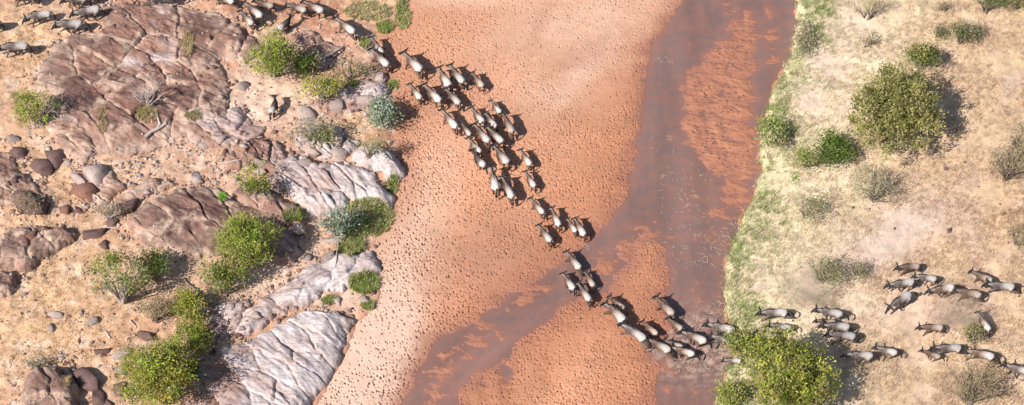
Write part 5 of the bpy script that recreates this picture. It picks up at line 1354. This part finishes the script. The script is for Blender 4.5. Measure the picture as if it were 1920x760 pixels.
GA = 'herd on the rocky left bank'; GB = 'wildebeest crossing the red sand'; GC = 'wildebeest splashing out of the river'; GD = 'herd running on the dry right bank'
WA, WB, RA, RB, ST = 'walk_a', 'walk_b', 'run_a', 'run_b', 'stand'
herd = [
 # upper left bank, heading away to the left
 (-2, 90, 50, 83, 'silver wildebeest walking alone, cut by the left edge below the rest of the herd', GA, WA, 'silver', .55, 0),
 (-52, 44, -3, 38, 'wildebeest at the left edge of which hardly more than the tail shows', GA, WB, 'silver', .4, 0),
 (18, -8, 66, -8, 'wildebeest cut by the upper edge, first from the left corner', GA, WA, 'silver', .4, 0),
 (48, 33, 96, 23, 'silver wildebeest with lowered head walking left in front of the close pair', GA, WA, 'silver', .5, .1),
 (103, 47, 153, 41, 'silver wildebeest nearest the rock dome with its head down', GA, RB, 'silver', .65, 0),
 (138, 23, 189, 15, 'pale wildebeest just behind the one nearest the rock dome', GA, WB, 'silver', .6, -.1),
 (117, 0, 162, -6, 'dark sided wildebeest at the upper edge, left one of an overlapping pair', GA, WB, 'silver', .4, 0),
 (136, -3, 178, -8, 'wildebeest at the upper edge, right one of an overlapping pair', GA, WA, 'silver', .4, 0),
 (262, -8, 312, -12, 'wildebeest cut by the upper edge straight above the rock dome', GA, RA, 'silver', .4, 0),
 (345, -14, 385, -16, 'wildebeest showing only its legs at the upper edge right of the rock dome top', GA, WA, 'silver', .4, 0),
 (402, -6, 438, 1, 'pale wildebeest at the upper edge walking left with long shadow', GA, RA, 'cream', .3, 0),
 (457, 5, 491, 29, 'large wildebeest with a calf at its near side', GA, WB, 'cream', .0, .1),
 (450, 20, 473, 42, 'young pale wildebeest pressed to the near side of a large one', GA, WA, 'cream', .0, 0),
 (476, 0, 512, 9, 'wildebeest behind the mother and calf, partly above the view', GA, WB, 'tan', .1, 0),
 (535, 10, 573, 17, 'wildebeest walking behind the dark one that looks back', GA, WA, 'cream', .3, .1),
 (570, 1, 607, 20, 'tall pale wildebeest with black tail just above the dark one that looks back', GA, WB, 'cream', .0, 0),
 (546, 28, 521, 52, 'dark wildebeest with a white rump turned to the right above the bright small tree', GA, ST, 'dark', .0, .3),
 (631, 33, 665, 60, 'pale wildebeest climbing the earth path in front of the last pair', GA, WA, 'cream', .0, 0),
 (695, 69, 716, 96, 'slim young wildebeest leaving the sand beside a bigger one', GB, WB, 'cream', .0, 0),
 (692, 91, 725, 116, 'pale wildebeest setting foot on the earth path at the sand edge', GB, WA, 'cream', .0, 0),
 (514, 180, 508, 212, 'dark wildebeest standing alone on the bare pale patch between rocks', GA, ST, 'dark', .0, .35),
 # column over the sand
 (757, 98, 790, 130, 'wildebeest alone on the sand ahead of the first cluster', GB, WA, 'cream', .0, 0),
 (823, 127, 843, 160, 'wildebeest with spread horns in the middle of the first cluster', GB, WB, 'cream', .0, 0),
 (844, 121, 869, 152, 'long tailed pale wildebeest at the far side of the first cluster', GB, WA, 'cream', .0, 0),
 (886, 136, 906, 161, 'calf apart to the right of the first cluster', GB, WB, 'tan', .0, 0),
 (769, 157, 789, 183, 'small slim wildebeest leading the near side of the first cluster', GB, WA, 'cream', .0, 0),
 (796, 158, 826, 188, 'broad wildebeest second on the near side of the first cluster', GB, WB, 'cream', .0, 0),
 (836, 166, 862, 193, 'brown shouldered wildebeest closing the first cluster', GB, WA, 'cream', .0, 0),
 (829, 205, 856, 237, 'pale wildebeest leading the second cluster on its near side', GB, WA, 'cream', .0, 0),
 (884, 201, 907, 228, 'grey headed wildebeest at the front centre of the second cluster', GB, WB, 'cream', .0, 0),
 (920, 189, 939, 210, 'small round wildebeest at the far front of the second cluster', GB, WA, 'cream', .0, 0),
 (911, 212, 930, 237, 'small wildebeest between the grey headed one and the far side of the second cluster', GB, WB, 'cream', .0, 0),
 (944, 213, 962, 247, 'wildebeest with black tail on the far side of the second cluster', GB, WA, 'tan', .0, 0),
 (866, 231, 882, 252, 'calf at the near side of the second cluster', GB, WB, 'cream', .0, 0),
 (890, 232, 917, 264, 'slim wildebeest in the middle of the second cluster', GB, WA, 'cream', .0, 0),
 (914, 237, 943, 265, 'large wildebeest with curved horns in the middle of the second cluster', GB, WB, 'cream', .0, 0),
 (878, 258, 901, 284, 'pale wildebeest behind the calf of the second cluster', GB, WA, 'cream', .0, 0),
 (885, 281, 909, 310, 'dark necked wildebeest at the near rear of the second cluster', GB, RB, 'dark', .1, 0),
 (926, 272, 953, 303, 'pale wildebeest at the rear centre of the second cluster', GB, WB, 'cream', .0, 0),
 (976, 280, 995, 307, 'small black headed wildebeest apart on the right behind the second cluster', GB, WA, 'cream', .0, 0),
 (921, 313, 931, 353, 'wildebeest on the left of the close pair behind the second cluster', GB, WB, 'cream', .0, 0),
 (942, 331, 961, 368, 'long tailed wildebeest on the right of the close pair behind the second cluster', GB, WA, 'cream', .0, 0),
 (985, 321, 1003, 348, 'lone wildebeest right of the column, just ahead of the loose group of five', GB, WB, 'cream', .0, 0),
 (994, 371, 1019, 397, 'white backed wildebeest leading the loose group of five', GB, WA, 'cream', .0, 0),
 (1034, 389, 1049, 421, 'slim wildebeest second from the front in the loose group of five', GB, WB, 'cream', .0, 0),
 (1065, 411, 1079, 431, 'calf tucked to the near side of its mother at the water edge', GB, WA, 'cream', .0, 0),
 (1078, 408, 1096, 438, 'mother wildebeest with a calf stepping out of the shallow water', GB, WB, 'cream', .0, 0),
 (1010, 421, 1033, 450, 'wildebeest nearest the camera in the loose group of five', GB, WA, 'cream', .0, 0),
 # side channel and river
 (1062, 471, 1088, 501, 'wildebeest leading through the shallow side channel', GB, RA, 'cream', .0, 0),
 (1057, 512, 1077, 542, 'pale wildebeest on the near side of the side channel trio', GB, WB, 'cream', .0, 0),
 (1097, 509, 1114, 536, 'slim wildebeest on the far side of the side channel trio', GB, WA, 'tan', .0, 0),
 (1085, 530, 1107, 563, 'large wildebeest at the rear of the side channel trio', GB, WA, 'cream', .0, 0),
 (1143, 555, 1171, 578, 'brown wildebeest half hidden behind its neighbour entering the sand bar', GC, RB, 'tan', .1, 0),
 (1134, 568, 1172, 600, 'grey wildebeest leading the tail of the column on the sand bar', GC, RA, 'cream', .15, .1),
 (1204, 602, 1232, 624, 'brown shouldered wildebeest in the middle of the sand bar group', GC, RB, 'tan', .0, 0),
 (1229, 556, 1263, 587, 'tall wildebeest climbing alone from the deeper channel on the far side', GC, WA, 'tan', .0, 0),
 (1251, 596, 1281, 616, 'wildebeest in the water just behind the tall climbing one', GC, RB, 'tan', .1, 0),
 (1165, 606, 1210, 633, 'grey wildebeest stretched in full gallop on the sand bar', GC, RA, 'silver', .2, 0),
 (1211, 635, 1257, 655, 'light wildebeest leaping from the water onto the sand bar', GC, RA, 'cream', .25, 0),
 (1278, 620, 1325, 638, 'pale wildebeest galloping through the splashing water, centre', GC, RB, 'cream', .2, 0),
 (1246, 637, 1281, 650, 'small wildebeest half hidden behind a pale one in the splashing water', GC, RB, 'tan', .1, 0),
 (1259, 650, 1302, 662, 'wildebeest nearest the camera in the splashing water', GC, RB, 'cream', .25, 0),
 (1326, 607, 1379, 619, 'wildebeest entering the river at the bank, farther of two side by side', GC, RB, 'silver', .25, 0),
 (1332, 628, 1375, 640, 'wildebeest entering the river at the bank, nearer of two side by side', GC, RA, 'silver', .35, 0),
 (1361, 672, 1392, 676, 'young wildebeest hidden up to its head behind the water edge bush', GC, WA, 'silver', .2, 0),
 # right bank
 (1427, 583, 1478, 584, 'striped wildebeest leading the right bank herd above the leafy tree', GD, RA, 'silver', .3, 0),
 (1444, 608, 1486, 615, 'pale wildebeest behind the leafy tree top', GD, RB, 'silver', .15, 0),
 (1418, 623, 1456, 628, 'wildebeest showing only head and back behind the leafy tree', GD, WA, 'silver', .1, 0),
 (1531, 579, 1581, 588, 'farthest of the four wildebeest running abreast', GD, RB, 'silver', .15, 0),
 (1531, 600, 1568, 604, 'smallest of the four wildebeest running abreast', GD, RA, 'tan', .2, 0),
 (1545, 608, 1595, 612, 'third from the far side of the four wildebeest running abreast', GD, WB, 'silver', .3, 0),
 (1553, 625, 1605, 629, 'nearest of the four wildebeest running abreast', GD, WA, 'silver', .3, 0),
 (1586, 663, 1637, 665, 'black faced wildebeest behind the shadow of the leafy tree', GD, RB, 'silver', .2, 0),
 (1643, 650, 1683, 661, 'wildebeest close behind the black faced one near the leafy tree shadow', GD, RB, 'silver', .1, 0),
 (1683, 501, 1724, 497, 'farthest wildebeest of the upper bunch on the right bank', GD, WA, 'tan', .3, 0),
 (1716, 516, 1757, 522, 'wildebeest second from the far side of the upper bunch', GD, WB, 'silver', .2, 0),
 (1667, 532, 1715, 526, 'white rumped wildebeest in the middle of the upper bunch', GD, WB, 'silver', .4, 0),
 (1669, 573, 1709, 549, 'wildebeest turned towards the camera at the near side of the upper bunch', GD, RB, 'silver', .3, .1),
 (1742, 544, 1789, 536, 'pale wildebeest with gathered forelegs right of the upper bunch', GD, RB, 'cream', .3, 0),
 (1792, 543, 1841, 553, 'brown wildebeest trailing dust right of the upper bunch', GD, WA, 'tan', .15, 0),
 (1825, 507, 1863, 527, 'black headed wildebeest leading the pair at the right edge', GD, WA, 'tan', .0, 0),
 (1852, 531, 1904, 537, 'stretched wildebeest galloping behind the black headed one', GD, RA, 'silver', .25, 0),
 (1834, 585, 1856, 618, 'wildebeest heading away from the camera beside the spiky bush', GD, WB, 'cream', .0, 0),
 (1726, 611, 1770, 613, 'rusty wildebeest alone in the middle of the right bank', GD, WA, 'tan', .35, 0),
 (1728, 656, 1763, 667, 'young wildebeest in front of the galloping file along the lower right', GD, RB, 'tan', .1, 0),
 (1753, 649, 1804, 651, 'grey wildebeest overlapping the young one in the lower right file', GD, RA, 'silver', .25, 0),
 (1812, 656, 1865, 668, 'cream wildebeest second to last in the lower right file', GD, RA, 'cream', .2, 0),
 (1886, 682, 1936, 697, 'last wildebeest of the lower right file cut by the edge of the view', GD, WB, 'silver', .1, 0),
]
for a in herd:
    pu, pv, tu, tv, lb, gp, gait, ck, low, yaw = a
    low = 0.0 if low < .12 else (.35 if low < .45 else .6)
    yaw = 0.0 if abs(yaw) < .05 else (.35 if yaw > .2 else .15 if yaw > 0 else -.15)
    sink = 0.0
    wildebeest(pu, pv, tu, tv, lb, gp, gait, ck, low, yaw, sink=sink)


# ------------------------------------------------------------------ dust kicked up by the running herd
def dust(u, v, ru, rv, h, dens, label):
    import bmesh
    x, y, z = place(u, v, h * .4)
    bm = bmesh.new(); bmesh.ops.create_icosphere(bm, subdivisions=3, radius=1.0)
    me = bpy.data.meshes.new('dust_cloud'); bm.to_mesh(me); bm.free()
    m = bpy.data.materials.new('dust'); m.use_nodes = True; nt = m.node_tree
    nt.nodes.remove(nt.nodes['Principled BSDF'])
    pv_ = N(nt, 'ShaderNodeVolumePrincipled'); pv_.inputs['Color'].default_value = (.80, .66, .55, 1)
    tc = N(nt, 'ShaderNodeTexCoord'); ln = N(nt, 'ShaderNodeVectorMath', operation='LENGTH'); nt.links.new(tc.outputs['Object'], ln.inputs[0])
    r = N(nt, 'ShaderNodeMapRange'); r.inputs['From Min'].default_value = 1.0; r.inputs['From Max'].default_value = .1; r.inputs['To Max'].default_value = dens
    nt.links.new(ln.outputs['Value'], r.inputs['Value'])
    nz = N(nt, 'ShaderNodeTexNoise'); nz.inputs['Scale'].default_value = 1.7; nz.inputs['Detail'].default_value = 3; nt.links.new(tc.outputs['Object'], nz.inputs['Vector'])
    r2 = N(nt, 'ShaderNodeMapRange'); r2.inputs['From Min'].default_value = .38; r2.inputs['From Max'].default_value = .65; nt.links.new(nz.outputs['Fac'], r2.inputs['Value'])
    mm = N(nt, 'ShaderNodeMath', operation='MULTIPLY'); nt.links.new(r.outputs[0], mm.inputs[0]); nt.links.new(r2.outputs[0], mm.inputs[1])
    nt.links.new(mm.outputs[0], pv_.inputs['Density']); nt.links.new(pv_.outputs[0], nt.nodes['Material Output'].inputs['Volume'])
    me.materials.append(m)
    o = link('dust_cloud', me); o.location = (x[0], y[0], z[0] + h * .35); o.scale = (ru / 27, rv / 27 / math.sin(TILT), h)
    tag(o, label, 'dust', kind='stuff')
dust(1512, 545, 70, 55, 1.6, .55, 'thin dust drifting over the dry grass behind the leading wildebeest')
dust(1800, 590, 75, 40, 1.4, .6, 'pinkish dust hanging round the wildebeest trailing the upper bunch')
